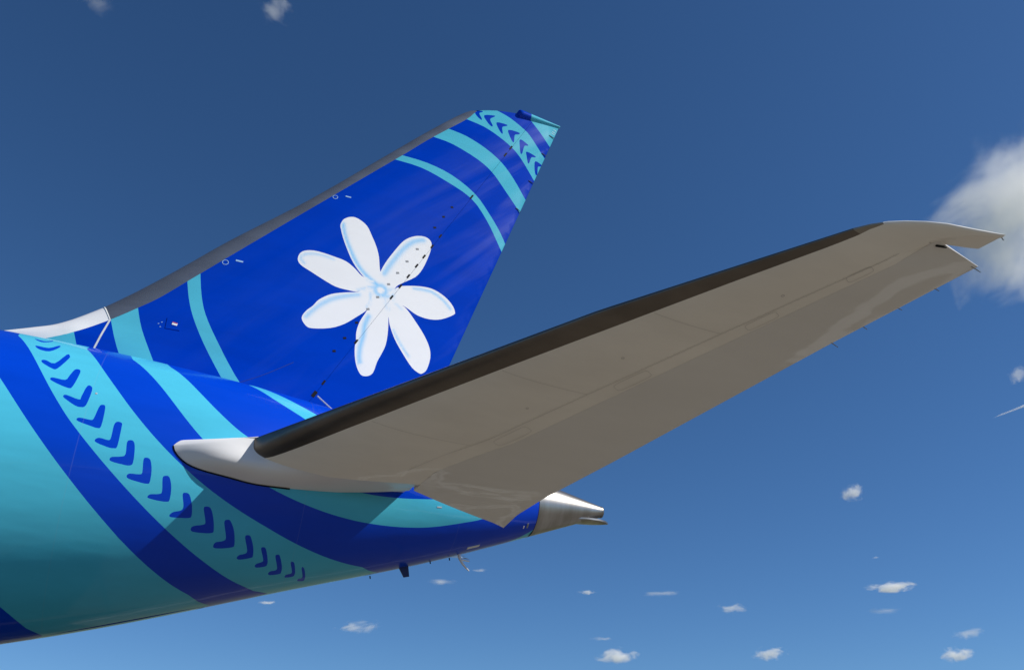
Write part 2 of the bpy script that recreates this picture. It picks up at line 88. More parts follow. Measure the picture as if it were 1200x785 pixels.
PETALS=[[(-5.997,12.288),(-5.985,12.338),(-5.965,12.390),(-5.936,12.436),(-5.896,12.475),(-5.847,12.509),(-5.796,12.532),(-5.749,12.543),(-5.700,12.543),(-5.646,12.529),(-5.580,12.500),(-5.509,12.458),(-5.445,12.404),(-5.394,12.335),(-5.351,12.253),(-5.310,12.172),(-5.269,12.095),(-5.229,12.018),(-5.194,11.940),(-5.164,11.862),(-5.137,11.783),(-5.115,11.699),(-5.098,11.600),(-5.084,11.495),(-5.070,11.410),(-5.054,11.364),(-5.038,11.337),(-5.022,11.295),(-5.003,11.220),(-4.984,11.130),(-4.974,11.055),(-4.976,11.000),(-4.988,10.958),(-5.009,10.940),(-5.039,10.955),(-5.078,10.994),(-5.130,11.031),(-5.202,11.057),(-5.286,11.081),(-5.362,11.112),(-5.421,11.152),(-5.473,11.200),(-5.525,11.256),(-5.581,11.321),(-5.638,11.395),(-5.696,11.485),(-5.760,11.605),(-5.826,11.742),(-5.882,11.869),(-5.924,11.977),(-5.957,12.075),(-5.980,12.155),(-5.995,12.211),(-6.000,12.249)],
[(-6.763,11.188),(-6.761,11.242),(-6.747,11.300),(-6.723,11.350),(-6.689,11.388),(-6.646,11.418),(-6.593,11.441),(-6.534,11.458),(-6.465,11.469),(-6.384,11.472),(-6.281,11.466),(-6.165,11.453),(-6.057,11.438),(-5.963,11.426),(-5.876,11.413),(-5.797,11.392),(-5.725,11.359),(-5.661,11.319),(-5.601,11.277),(-5.544,11.229),(-5.491,11.179),(-5.440,11.141),(-5.388,11.125),(-5.338,11.120),(-5.288,11.112),(-5.235,11.097),(-5.181,11.077),(-5.132,11.052),(-5.085,11.016),(-5.043,10.974),(-5.016,10.938),(-5.009,10.909),(-5.018,10.885),(-5.040,10.868),(-5.081,10.862),(-5.135,10.862),(-5.189,10.860),(-5.237,10.853),(-5.284,10.843),(-5.335,10.827),(-5.391,10.800),(-5.450,10.766),(-5.510,10.741),(-5.567,10.730),(-5.625,10.728),(-5.691,10.728),(-5.770,10.727),(-5.857,10.729),(-5.945,10.740),(-6.031,10.765),(-6.118,10.798),(-6.205,10.834),(-6.293,10.872),(-6.382,10.912),(-6.466,10.951),(-6.548,10.987),(-6.626,11.022),(-6.688,11.059),(-6.728,11.099),(-6.752,11.142)],
[(-6.523,9.867),(-6.516,9.924),(-6.491,9.983),(-6.459,10.040),(-6.423,10.091),(-6.380,10.140),(-6.340,10.190),(-6.308,10.244),(-6.279,10.300),(-6.238,10.356),(-6.177,10.417),(-6.105,10.479),(-6.029,10.533),(-5.955,10.574),(-5.877,10.606),(-5.790,10.639),(-5.686,10.674),(-5.572,10.708),(-5.474,10.747),(-5.407,10.794),(-5.356,10.845),(-5.303,10.886),(-5.242,10.910),(-5.178,10.923),(-5.121,10.929),(-5.065,10.929),(-5.015,10.922),(-4.987,10.904),(-4.992,10.874),(-5.019,10.832),(-5.051,10.782),(-5.086,10.723),(-5.126,10.655),(-5.163,10.586),(-5.191,10.518),(-5.216,10.448),(-5.254,10.378),(-5.311,10.308),(-5.379,10.236),(-5.451,10.165),(-5.524,10.090),(-5.600,10.015),(-5.679,9.947),(-5.762,9.887),(-5.849,9.834),(-5.944,9.789),(-6.058,9.749),(-6.180,9.716),(-6.279,9.697),(-6.341,9.691),(-6.382,9.698),(-6.419,9.719),(-6.462,9.759),(-6.502,9.812)],
[(-4.988,10.921),(-5.035,10.926),(-5.076,10.890),(-5.113,10.845),(-5.143,10.800),(-5.169,10.745),(-5.190,10.678),(-5.205,10.595),(-5.217,10.499),(-5.238,10.400),(-5.279,10.294),(-5.330,10.185),(-5.370,10.083),(-5.394,9.993),(-5.409,9.909),(-5.417,9.834),(-5.417,9.771),(-5.411,9.717),(-5.406,9.662),(-5.408,9.605),(-5.412,9.549),(-5.413,9.487),(-5.407,9.414),(-5.398,9.337),(-5.385,9.265),(-5.371,9.202),(-5.353,9.144),(-5.331,9.089),(-5.303,9.033),(-5.270,8.981),(-5.234,8.944),(-5.194,8.928),(-5.151,8.928),(-5.109,8.939),(-5.068,8.958),(-5.028,8.989),(-4.994,9.037),(-4.969,9.114),(-4.950,9.210),(-4.929,9.299),(-4.905,9.366),(-4.881,9.425),(-4.856,9.489),(-4.830,9.560),(-4.805,9.636),(-4.786,9.721),(-4.775,9.821),(-4.770,9.932),(-4.770,10.042),(-4.774,10.149),(-4.782,10.256),(-4.791,10.358),(-4.796,10.453),(-4.802,10.544),(-4.823,10.636),(-4.870,10.744),(-4.931,10.853)],
[(-5.043,10.906),(-5.026,10.857),(-4.968,10.782),(-4.911,10.694),(-4.867,10.585),(-4.825,10.463),(-4.791,10.358),(-4.773,10.288),(-4.763,10.234),(-4.744,10.169),(-4.710,10.081),(-4.666,9.983),(-4.614,9.883),(-4.549,9.782),(-4.474,9.679),(-4.400,9.583),(-4.328,9.493),(-4.257,9.409),(-4.192,9.343),(-4.132,9.299),(-4.078,9.273),(-4.033,9.258),(-4.002,9.251),(-3.981,9.256),(-3.958,9.272),(-3.929,9.296),(-3.898,9.330),(-3.870,9.383),(-3.845,9.462),(-3.824,9.559),(-3.812,9.652),(-3.814,9.731),(-3.825,9.806),(-3.848,9.882),(-3.883,9.962),(-3.929,10.044),(-3.983,10.128),(-4.049,10.218),(-4.123,10.309),(-4.198,10.396),(-4.270,10.481),(-4.343,10.561),(-4.409,10.626),(-4.464,10.667),(-4.513,10.693),(-4.572,10.726),(-4.647,10.781),(-4.732,10.842),(-4.815,10.887),(-4.905,10.912),(-4.995,10.922)],
[(-5.044,10.909),(-5.017,10.924),(-4.955,10.913),(-4.893,10.910),(-4.844,10.930),(-4.795,10.959),(-4.747,10.993),(-4.702,11.034),(-4.658,11.079),(-4.604,11.119),(-4.538,11.150),(-4.462,11.177),(-4.377,11.202),(-4.277,11.228),(-4.167,11.251),(-4.065,11.267),(-3.980,11.274),(-3.902,11.273),(-3.824,11.261),(-3.738,11.237),(-3.652,11.202),(-3.574,11.162),(-3.507,11.118),(-3.449,11.069),(-3.402,11.020),(-3.366,10.972),(-3.342,10.926),(-3.328,10.884),(-3.318,10.854),(-3.318,10.829),(-3.347,10.794),(-3.420,10.735),(-3.520,10.665),(-3.620,10.608),(-3.711,10.571),(-3.803,10.546),(-3.894,10.532),(-3.989,10.529),(-4.084,10.536),(-4.171,10.551),(-4.245,10.577),(-4.311,10.610),(-4.372,10.640),(-4.428,10.664),(-4.480,10.684),(-4.531,10.699),(-4.582,10.711),(-4.632,10.719),(-4.686,10.718),(-4.746,10.696),(-4.809,10.665),(-4.871,10.667),(-4.941,10.735),(-5.010,10.835)],
[(-5.051,11.329),(-5.032,11.414),(-4.997,11.513),(-4.954,11.617),(-4.905,11.726),(-4.847,11.841),(-4.789,11.952),(-4.732,12.059),(-4.675,12.162),(-4.616,12.251),(-4.555,12.321),(-4.493,12.377),(-4.429,12.423),(-4.364,12.461),(-4.297,12.490),(-4.234,12.508),(-4.174,12.517),(-4.118,12.517),(-4.070,12.506),(-4.029,12.484),(-3.996,12.451),(-3.973,12.409),(-3.965,12.357),(-3.969,12.295),(-3.978,12.226),(-3.991,12.152),(-4.011,12.071),(-4.035,11.985),(-4.064,11.888),(-4.097,11.785),(-4.135,11.689),(-4.175,11.604),(-4.220,11.526),(-4.277,11.450),(-4.359,11.373),(-4.454,11.298),(-4.535,11.232),(-4.593,11.185),(-4.638,11.147),(-4.679,11.097),(-4.717,11.016),(-4.752,10.923),(-4.793,10.855),(-4.848,10.824),(-4.910,10.818),(-4.961,10.828),(-4.994,10.856),(-5.017,10.900),(-5.029,10.955),(-5.026,11.023),(-5.013,11.101),(-5.007,11.172),(-5.022,11.224),(-5.045,11.270)]]
TINT=[([(-5.953,12.301),(-5.938,12.226),(-5.915,12.129),(-5.890,12.044),(-5.852,11.944),(-5.790,11.806),(-5.713,11.654),(-5.628,11.501),(-5.535,11.360),(-5.436,11.252),(-5.330,11.164),(-5.198,11.080),(-5.092,11.021)],0.041,0.85),
([(-6.626,11.118),(-6.676,11.163),(-6.715,11.222),(-6.689,11.286),(-6.617,11.343),(-6.491,11.384),(-6.341,11.406),(-6.178,11.394),(-6.050,11.375)],0.027,0.50),
([(-5.477,10.779),(-5.384,10.832),(-5.267,10.896),(-5.164,10.945),(-5.088,10.980)],0.027,0.60),
([(-6.445,9.926),(-6.373,10.036),(-6.269,10.177),(-6.148,10.302),(-6.016,10.416),(-5.883,10.500),(-5.747,10.569),(-5.591,10.637),(-5.468,10.687)],0.044,0.65),
([(-5.211,10.779),(-5.197,10.687),(-5.192,10.578),(-5.225,10.495),(-5.260,10.437)],0.024,0.50),
([(-5.204,10.247),(-5.234,10.154),(-5.263,10.032),(-5.267,9.917),(-5.269,9.794),(-5.291,9.654),(-5.312,9.512),(-5.314,9.372),(-5.302,9.247),(-5.265,9.145),(-5.230,9.075)],0.044,0.80),
([(-4.874,10.704),(-4.843,10.609),(-4.812,10.515)],0.031,0.50),
([(-4.667,10.069),(-4.571,9.929),(-4.453,9.766),(-4.356,9.651),(-4.286,9.573)],0.024,0.60),
([(-4.726,10.745),(-4.624,10.670),(-4.522,10.595)],0.024,0.30),
([(-4.295,11.166),(-4.117,11.189),(-3.900,11.196),(-3.740,11.143),(-3.609,11.067),(-3.504,10.977),(-3.436,10.904)],0.027,0.70),
([(-4.737,10.871),(-4.810,10.829),(-4.882,10.788)],0.031,0.60),
([(-4.968,11.333),(-4.900,11.484),(-4.806,11.683),(-4.707,11.874),(-4.601,12.054),(-4.492,12.201),(-4.381,12.316),(-4.260,12.387),(-4.167,12.425)],0.051,0.70),
([(-4.933,10.940),(-4.822,10.972),(-4.710,11.004)],0.034,0.40)]
FCEN=(-5.006,10.911)
DOTS=[(-3.543,13.515),(-3.730,13.187),(-3.922,12.831),(-4.285,12.152),(-4.492,11.773),(-4.676,11.431),(-4.849,11.103),(-5.054,10.736),(-5.231,10.405),(-5.431,10.039),(-5.635,9.642),(-5.812,9.313)]
SLOTS=[(-3.782,12.654),(-3.955,12.324),(-4.126,12.010),(-4.290,11.729),(-4.453,11.420),(-4.605,11.127),(-4.781,10.812),(-5.413,9.622),(-5.948,8.618),(-6.070,8.344),(-3.086,13.967),(-2.077,15.809),(-2.247,15.537)]
FLE=[(-11.229,8.709),(-10.984,8.797),(-10.723,8.893),(-10.493,9.028),(-10.255,9.211),(-9.991,9.429),(-9.492,9.914),(-8.832,10.616),(-8.072,11.455),(-6.721,12.834),(-5.360,14.356),(-4.418,15.417),(-3.812,16.073),(-3.390,16.502),(-3.128,16.710)]
FSTRIP=[(-10.707,8.536),(-10.312,8.726),(-9.820,9.095),(-9.432,9.430),(-9.113,9.724),(-8.709,10.186),(-8.116,10.866),(-7.559,11.500),(-6.709,12.471),(-5.367,13.987),(-4.749,14.677),(-4.239,15.270),(-3.702,15.839),(-3.271,16.293),(-3.071,16.581),(-3.002,16.681)]
TOPT=[7.909,7.918,7.926,7.934,7.941,7.947,7.952,7.957,7.961,7.965,7.968,7.970,7.972,7.974,7.975,7.976,7.976,7.977,7.977,7.977,7.976,7.976,7.976,7.976,7.975,7.975,7.975,7.975,7.976,7.976,7.977,7.978,7.980,7.982,7.984,7.987,7.991,7.995,7.999,8.005,8.011,8.018,8.025,8.034,8.043,8.053,8.064,8.076,8.088,8.100,8.113,8.126,8.141,8.156,8.172,8.189,8.208,8.229,8.253,8.278,8.304,8.328,8.350,8.368,8.382,8.392,8.398,8.401,8.401,8.396,8.386,8.370,8.348,8.320,8.287,8.248,8.202,8.150,8.090,8.023,7.949,7.869,7.787,7.702,7.617,7.528,7.435,7.335,7.230,7.121,7.011]
BOTT=[1.988,2.006,2.022,2.036,2.048,2.057,2.064,2.069,2.072,2.073,2.073,2.070,2.067,2.062,2.056,2.049,2.041,2.032,2.022,2.012,2.002,1.991,1.980,1.969,1.959,1.948,1.938,1.929,1.920,1.912,1.905,1.899,1.894,1.890,1.888,1.887,1.889,1.892,1.897,1.904,1.913,1.925,1.939,1.956,1.975,1.997,2.021,2.046,2.072,2.098,2.125,2.155,2.188,2.226,2.269,2.319,2.376,2.439,2.509,2.584,2.665,2.750,2.839,2.930,3.025,3.121,3.220,3.323,3.429,3.539,3.656,3.778,3.908,4.046,4.191,4.341,4.493,4.644,4.793,4.938,5.081,5.225,5.374,5.533,5.700,5.875,6.053,6.233,6.413,6.594,6.774]

# ---------- surface definitions (metres; X aft, Y starboard, Z up; X=0 at the exhaust) ----------
def gs(x):
    x = np.clip(x, 0, 1)
    return (0.2969*np.sqrt(x)-.126*x-.3516*x**2+.2843*x**3-.1036*x**4)/.10
def tab(x, t, step=.5, x0=-45.):
    q = (np.asarray(x, float)-x0)/step
    i = np.clip(np.floor(q).astype(int), 1, len(t)-3); q = q-i
    t = np.asarray(t); a, b, c, d = t[i-1], t[i], t[i+1], t[i+2]
    return b+.5*q*(c-a+q*(2*a-5*b+4*c-d+q*(3*(b-c)+d-a)))
def zr(X):
    Xc = np.maximum(X, -44.)
    a = tab(Xc, TOPT); b = tab(Xc, BOTT)
    zc, r = (a+b)/2, (a-b)/2
    n = np.clip((-X-50)/11.7, 0, 1)                 # nose of the aircraft, far outside the frame
    return zc-.6*n**2, r*np.sqrt(np.maximum(1-n**2, 1e-4))
def fuse(X, th):
    zc, r = zr(X)
    return np.stack([X+0*th, -.97*r*np.sin(th), zc+r*np.cos(th)], -1)
def normals(fn, a, b, e=1e-3):
    n = np.cross(fn(a+e, b)-fn(a-e, b), fn(a, b+e)-fn(a, b-e))
    return n/np.maximum(np.linalg.norm(n, axis=-1, keepdims=True), 1e-12)
_fl = np.array(FLE)
def fin_le(Z): return np.interp(Z, _fl[:, 1], _fl[:, 0])
def fin_te(Z): return .35847*Z-6.8179
def fin_hinge(Z): return .53502*Z-10.5358
def fin_half(X, Z):
    T = np.interp(Z, [8, 17], [.36, .12])
    return T*gs((X-fin_le(Z))/(fin_te(Z)-fin_le(Z)))
# horizontal stabilizer: height field under and over its chord plane
SLE = np.array([(-7.45,-1.77),(-7.19,-2.109),(-3.574,-6.816),(-1.455,-9.249),(-1.316,-9.379),(-1.16,-9.487),(-.986,-9.573),(-.753,-9.664),(-.501,-9.735),(-.054,-9.808),(.257,-9.866)])
def zplane(X, Y): return 5.6102-.0740*X-.1906*Y
def stab_le(Y): return np.interp(-Y, -SLE[:, 1], SLE[:, 0])
def stab_te(Y): return -2.26+(-2.308-Y)*.3717
def stab_half(X, Y):
    le = stab_le(Y); c = np.maximum(stab_te(Y)-le, .02)
    xi = (X-le)/c
    T = np.interp(-Y, [1.6, 2.1, 3.2, 4.5, 9.0, 9.35, 9.5, 9.87], [.38, .35, .25, .205, .085, .055, .045, .012])
    T = T*(1-np.interp(-Y, [2.1, 4.], [.45, 0])*np.clip((xi-.25)/.3, 0, 1))
    p = np.interp(-Y, [2.1, 4.], [.5, .85])
    g = gs(xi); g = np.where(xi < .3, np.maximum(g, 1e-9)**p, g)
    T = T*np.where(xi > .45, np.interp(-Y, [9.1, 9.4], [1, .25]), 1)
    return np.maximum(T*g, np.where(xi > .5, .004, 0))
def stab_low(X, Y): return np.stack([X, Y, zplane(X, Y)-stab_half(X, Y)], -1)
def stab_top(X, Y):
    le = stab_le(Y); xi = np.clip((X-le)/np.maximum(stab_te(Y)-le, .02), 0, 1)
    T = np.interp(-Y, [1.6, 2.1, 4.5, 9.25, 9.5, 9.87], [.20, .20, .16, .07, .05, .01])
    return np.stack([X, Y, zplane(X, Y)+np.maximum(T*gs(xi)*np.where(xi > .45, np.interp(-Y, [9.1, 9.4], [1, .25]), 1), np.where(xi > .5, .004, 0))], -1)

# ---------- helpers ----------
col = scene.collection
def link(name, mesh, mat=None, parent=None, loc=None):
    o = bpy.data.objects.new(name, mesh); col.objects.link(o)
    if mat is not None:
        for m in (mat if isinstance(mat, (list, tuple)) else [mat]): mesh.materials.append(m)
    if parent is not None: o.parent = parent
    if loc is not None: o.location = loc
    return o
def mesh_from(name, V, F, N=None, mi=None, smooth=True):
    me = bpy.data.meshes.new(name)
    me.from_pydata([tuple(map(float, v)) for v in V], [], [tuple(map(int, f)) for f in F])
    if smooth: me.polygons.foreach_set('use_smooth', [True]*len(me.polygons))
    if mi is not None: me.polygons.foreach_set('material_index', [int(i) for i in mi])
    me.update()
    if N is not None: me.normals_split_custom_set_from_vertices([tuple(map(float, n)) for n in N])
    return me
def sheets(name, grids, mat, parent, caps=(), mats=None):
    """several point grids (n x m x 3), each a smooth sheet with edges of its own, joined into one mesh; caps: flat fans"""
    V, F, M = [], [], []
    for k, g in enumerate(grids):
        g = np.asarray(g); n, m = g.shape[:2]; b = len(V); V += list(g.reshape(-1, 3))
        for i in range(n-1):
            for j in range(m-1):
                F.append((b+i*m+j, b+i*m+j+1, b+(i+1)*m+j+1, b+(i+1)*m+j)); M.append(mats[k] if mats else 0)
    for c in caps:
        b = len(V); V += list(c); F.append(tuple(range(b, b+len(c)))); M.append(0)
    me = mesh_from(name, V, F, None, M)
    me.validate()
    return link(name, me, mat, parent)
def inside(P, poly):
    x, y = P[:, 0], P[:, 1]; r = np.zeros(len(P), bool); q = np.asarray(poly); a = q; b = np.roll(q, -1, 0)
    for (x0, y0), (x1, y1) in zip(a, b):
        if y0 == y1: continue
        k = ((y0 > y) != (y1 > y)); r ^= k & (x < (x1-x0)*(y-y0)/(y1-y0)+x0)
    return r
def crm(pts, n=6):
    P = np.array(pts, float); N = len(P); out = []
    for i in range(N-1):
        a, b, c, d = P[max(i-1, 0)], P[i], P[i+1], P[min(i+2, N-1)]
        for t in np.arange(n)/n: out.append(b+.5*t*(c-a+t*(2*a-5*b+4*c-d+t*(3*(b-c)+d-a))))
    out.append(P[-1]); return np.array(out)
def soften(pts, key, it=4):
    """sort a traced edge along one coordinate and even out the tracing jitter"""
    P = sorted(pts, key=lambda q: q[key]); K = [P[0]]
    for q_ in P[1:]:
        if abs(q_[key]-K[-1][key]) > (.05 if key else .12): K.append(q_)
    P = np.array(K)
    for _ in range(it):
        Q = P.copy(); w_ = .25
        for i in range(1, len(P)-1):
            a, b, c = P[i-1], P[i], P[i+1]; t = (b[key]-a[key])/max(c[key]-a[key], 1e-6)
            Q[i, 1-key] = b[1-key]*(1-w_*2)+w_*2*(a[1-key]*(1-t)+c[1-key]*t)
        P = Q
    return crm(P, 5)
def cdt_patch(dom, grid, polys, sc=(1, 1)):
    """triangulate the outline `dom` with free points `grid`, cutting along every paint outline (polys: (outline, index)); the paint is
    therefore crisp and part of the skin"""
    dom = np.asarray(dom, float); V = [tuple(p) for p in dom*sc]; E = [(i, (i+1) % len(dom)) for i in range(len(dom))]
    for poly, _ in polys:
        b = len(V); n = len(poly); V += [tuple(p) for p in np.asarray(poly)*sc]; E += [(b+i, b+(i+1) % n) for i in range(n)]
    g = np.asarray(grid, float); g = g[inside(g, dom)]
    V += [tuple(p) for p in g*sc]
    v, e, f = delaunay_2d_cdt([Vector(p) for p in V], E, [], 0, 1e-4)[:3]
    P = np.array([(p.x, p.y) for p in v])/np.array(sc); T = np.array([t for t in f])
    cen = P[T].mean(1); k = inside(cen, dom); T = T[k]; cen = cen[k]
    mi = np.zeros(len(T), int)
    for poly, m in polys: mi[inside(cen, poly)] = m
    used = np.unique(T); rm = np.full(len(P), -1); rm[used] = np.arange(len(used))
    return P[used], rm[T], mi
def tube(pts, r, n=8, cap=True):
    P = [np.array(p, float) for p in pts]; r = r if isinstance(r, (list, tuple)) else [r]*len(P); rows = []
    for i, p in enumerate(P):
        d = P[min(i+1, len(P)-1)]-P[max(i-1, 0)]; d /= np.linalg.norm(d)
        a = np.cross(d, (0.1, .3, 1)); a /= np.linalg.norm(a); b = np.cross(d, a)
        rows.append([p+r[i]*(a*math.cos(t)+b*math.sin(t)) for t in np.linspace(0, 2*math.pi, n+1)])
    return np.array(rows), [np.array(rows[0][:-1]), np.array(rows[-1][:-1])]
def add_tube(name, pts, r, mat, parent, n=8):
    g, caps = tube(pts, r, n); return sheets(name, [g], mat, parent, caps)
def box_mesh(name, c, ax, ay, az, mat, parent):
    c, ax, ay, az = map(lambda q: np.array(q, float), (c, ax, ay, az))
    V = [c+sx*ax+sy*ay+sz*az for sx in (-1, 1) for sy in (-1, 1) for sz in (-1, 1)]
    F = [(0, 1, 3, 2), (4, 6, 7, 5), (0, 4, 5, 1), (2, 3, 7, 6), (0, 2, 6, 4), (1, 5, 7, 3)]
    return link(name, mesh_from(name, V, F, smooth=False), mat, parent)

# ---------- materials ----------
class NT:
    def __init__(s, name):
        s.m = bpy.data.materials.new(name); s.m.use_nodes = True; s.t = s.m.node_tree; s.p = s.t.nodes['Principled BSDF']
    def n(s, typ, **kw):
        q = s.t.nodes.new(typ)
        for k, v in kw.items():
            if k in q.inputs: q.inputs[k].default_value = v
            else: setattr(q, k, v)
        return q
    def l(s, a, b): s.t.links.new(a, b)
def paint(name, base, rough=.3, coat=.3, grime=.06, wav=.0010, seams=(), seam_axis='X', metallic=0., spec=.06, coat_rough=.04, base2=None, streaks=False):
    q = NT(name); p = q.p; metal_ = metallic > 0
    p.inputs['Roughness'].default_value = rough; p.inputs['Metallic'].default_value = metallic
    p.inputs['Coat Weight'].default_value = coat; p.inputs['Coat Roughness'].default_value = coat_rough; p.inputs['Specular IOR Level'].default_value = .5 if metal_ else spec
    tc = q.n('ShaderNodeTexCoord'); mp = q.n('ShaderNodeMapping'); mp.inputs['Scale'].default_value = (.35, 1, 1.6)
    q.l(tc.outputs['Object'], mp.inputs['Vector'])
    no = q.n('ShaderNodeTexNoise', Scale=1.3, Detail=6., Roughness=.6); q.l(mp.outputs[0], no.inputs['Vector'])
    mr = q.n('ShaderNodeMapRange'); mr.inputs['From Min'].default_value = .3; mr.inputs['From Max'].default_value = .7
    mr.inputs['To Min'].default_value = 1-grime; mr.inputs['To Max'].default_value = 1+grime; q.l(no.outputs[0], mr.inputs['Value'])
    mx = q.n('ShaderNodeMix', data_type='RGBA', blend_type='MULTIPLY'); mx.inputs['Factor'].default_value = 1
    mx.inputs['A'].default_value = (*base, 1)
    for s_ in mx.inputs:
        if s_.name == 'A' and s_.type == 'RGBA': s_.default_value = (*base, 1)
    cb = q.n('ShaderNodeCombineColor'); 
    for k in range(3): q.l(mr.outputs[0], cb.inputs[k])
    q.l(cb.outputs[0], [s_ for s_ in mx.inputs if s_.name == 'B' and s_.type == 'RGBA'][0])
    outc = [s_ for s_ in mx.outputs if s_.type == 'RGBA'][0]
    if base2 is not None:                                # airbrushed second colour where the 'tint' attribute is painted
        at = q.n('ShaderNodeAttribute', attribute_name='tint'); m2 = q.n('ShaderNodeMix', data_type='RGBA')
        q.l(at.outputs['Fac'], m2.inputs['Factor']); q.l(outc, [s_ for s_ in m2.inputs if s_.name == 'A' and s_.type == 'RGBA'][0])
        [s_ for s_ in m2.inputs if s_.name == 'B' and s_.type == 'RGBA'][0].default_value = (*base2, 1)
        outc = [s_ for s_ in m2.outputs if s_.type == 'RGBA'][0]
    if seams:                                            # skin joints
        sx = q.n('ShaderNodeSeparateXYZ'); q.l(tc.outputs['Object'], sx.inputs[0]); acc = None
        for v in seams:
            c = q.n('ShaderNodeMath', operation='COMPARE'); q.l(sx.outputs[seam_axis], c.inputs[0]); c.inputs[1].default_value = v; c.inputs[2].default_value = .006
            if acc is None: acc = c.outputs[0]
            else:
                a_ = q.n('ShaderNodeMath', operation='MAXIMUM'); q.l(acc, a_.inputs[0]); q.l(c.outputs[0], a_.inputs[1]); acc = a_.outputs[0]
        m3 = q.n('ShaderNodeMix', data_type='RGBA'); mu = q.n('ShaderNodeMath', operation='MULTIPLY'); q.l(acc, mu.inputs[0]); mu.inputs[1].default_value = .09
        q.l(mu.outputs[0], m3.inputs['Factor']); q.l(outc, [s_ for s_ in m3.inputs if s_.name == 'A' and s_.type == 'RGBA'][0])
        [s_ for s_ in m3.inputs if s_.name == 'B' and s_.type == 'RGBA'][0].default_value = (.25, .3, .35, 1)
        outc = [s_ for s_ in m3.outputs if s_.type == 'RGBA'][0]
    q.l(outc, p.inputs['Base Color'])
    if streaks:                                          # uneven gloss in slanting streaks, put in to imitate pale reflections
        r1 = q.n('ShaderNodeMapping'); r1.inputs['Rotation'].default_value = (0, R(47), 0); q.l(tc.outputs['Object'], r1.inputs['Vector'])
        r2 = q.n('ShaderNodeMapping'); r2.inputs['Scale'].default_value = (.16, 1, 1.5); q.l(r1.outputs[0], r2.inputs['Vector'])
        n3 = q.n('ShaderNodeTexNoise', Scale=1.0, Detail=5., Roughness=.55, Distortion=.5); q.l(r2.outputs[0], n3.inputs['Vector'])
        s3 = q.n('ShaderNodeMapRange'); q.l(n3.outputs[0], s3.inputs['Value']); s3.inputs['From Min'].default_value = .45; s3.inputs['From Max'].default_value = .72; s3.inputs['To Min'].default_value = .06; s3.inputs['To Max'].default_value = .75
        q.l(s3.outputs[0], p.inputs['Coat Weight'])
    m2_ = q.n('ShaderNodeMapping'); m2_.inputs['Scale'].default_value = (.5, 1.4, 2.4); q.l(tc.outputs['Object'], m2_.inputs['Vector'])
    n2 = q.n('ShaderNodeTexNoise', Scale=1.1, Detail=2.); q.l(m2_.outputs[0], n2.inputs['Vector'])
    bp = q.n('ShaderNodeBump', Strength=1., Distance=wav*10); q.l(n2.outputs[0], bp.inputs['Height']); q.l(bp.outputs[0], p.inputs['Normal']); q.l(bp.outputs[0], p.inputs['Coat Normal'])
    nr = q.n('ShaderNodeMapRange'); q.l(no.outputs[0], nr.inputs['Value']); nr.inputs['To Min'].default_value = rough*.8; nr.inputs['To Max'].default_value = rough*1.25; q.l(nr.outputs[0], p.inputs['Roughness'])
    return q.m
def plain(name, base, rough=.5, metallic=0.):
    q = NT(name); q.p.inputs['Base Color'].default_value = (*base, 1); q.p.inputs['Roughness'].default_value = rough; q.p.inputs['Metallic'].default_value = metallic
    tc = q.n('ShaderNodeTexCoord'); no = q.n('ShaderNodeTexNoise', Scale=6., Detail=4.); q.l(tc.outputs['Object'], no.inputs['Vector'])
    rp = q.n('ShaderNodeMapRange'); q.l(no.outputs[0], rp.inputs['Value']); rp.inputs['To Min'].default_value = rough*.7; rp.inputs['To Max'].default_value = min(1, rough*1.3); q.l(rp.outputs[0], q.p.inputs['Roughness'])
    if max(base) < .05: q.p.inputs['Specular IOR Level'].default_value = .05
    return q.m
SEAMS = (-6.2, -9.62, -3.3)
BLUE, CYAN, WHITE, NAVY = (.0, .044, .48), (.06, .43, .60), (.80, .81, .83), (.005, .04, .36)
M_blue = paint('blue_gloss_paint', BLUE, seams=SEAMS)
M_cyan = paint('light_blue_gloss_paint', CYAN, seams=SEAMS)
M_white = paint('white_gloss_paint', WHITE, grime=.03)
M_fblue = paint('fin_blue_paint', (0, .038, .42), coat=.22, coat_rough=.26, streaks=True, spec=0., grime=.06, wav=.0001)
M_fcyan = paint('fin_light_blue_paint', (.075, .43, .57), coat=.22, coat_rough=.26, streaks=True, spec=0., grime=.05, wav=.0001)
M_petal = paint('petal_white_paint', (.76, .77, .79), coat=.15, spec=0., grime=.02, base2=(.16, .5, .83), wav=.0001)
M_stab = paint('pale_grey_stabilizer_paint', (.87, .84, .775), grime=.05, coat=.5, rough=.35, wav=.0012)
M_elev = paint('elevator_grey_shade_tone', (.74, .73, .705), grime=.03, coat=.5, rough=.4, wav=.0012)  # darker than the stabilizer: the shading step at the hinge is put into this colour
M_fair = paint('white_fairing_paint', (.74, .74, .75), grime=.03)
M_le_fin = paint('grey_bare_metal', (.34, .34, .34), rough=.27, coat=0, metallic=.8, grime=.12, wav=.0004)
M_le_stab = paint('dark_bare_metal', (.17, .15, .13), rough=.36, coat=.0, metallic=.85, grime=.2, wav=.0004)
M_seal = plain('pale_seal', (.62, .63, .62), .5)
M_dark = plain('dark_gap', (.012, .012, .014), .6)
M_grey = plain('vent_grey', (.2, .21, .23), .6)
M_rod = plain('wick_metal', (.16, .16, .17), .4, .6)
M_steel = plain('bright_rod', (.75, .75, .75), .3, .6)
q = NT('heat_stained_steel'); tc = q.n('ShaderNodeTexCoord'); mp = q.n('ShaderNodeMapping'); mp.inputs['Scale'].default_value = (2.2, .5, .5); q.l(tc.outputs['Object'], mp.inputs[0])
no = q.n('ShaderNodeTexNoise', Scale=2.2, Detail=5.); q.l(mp.outputs[0], no.inputs['Vector'])
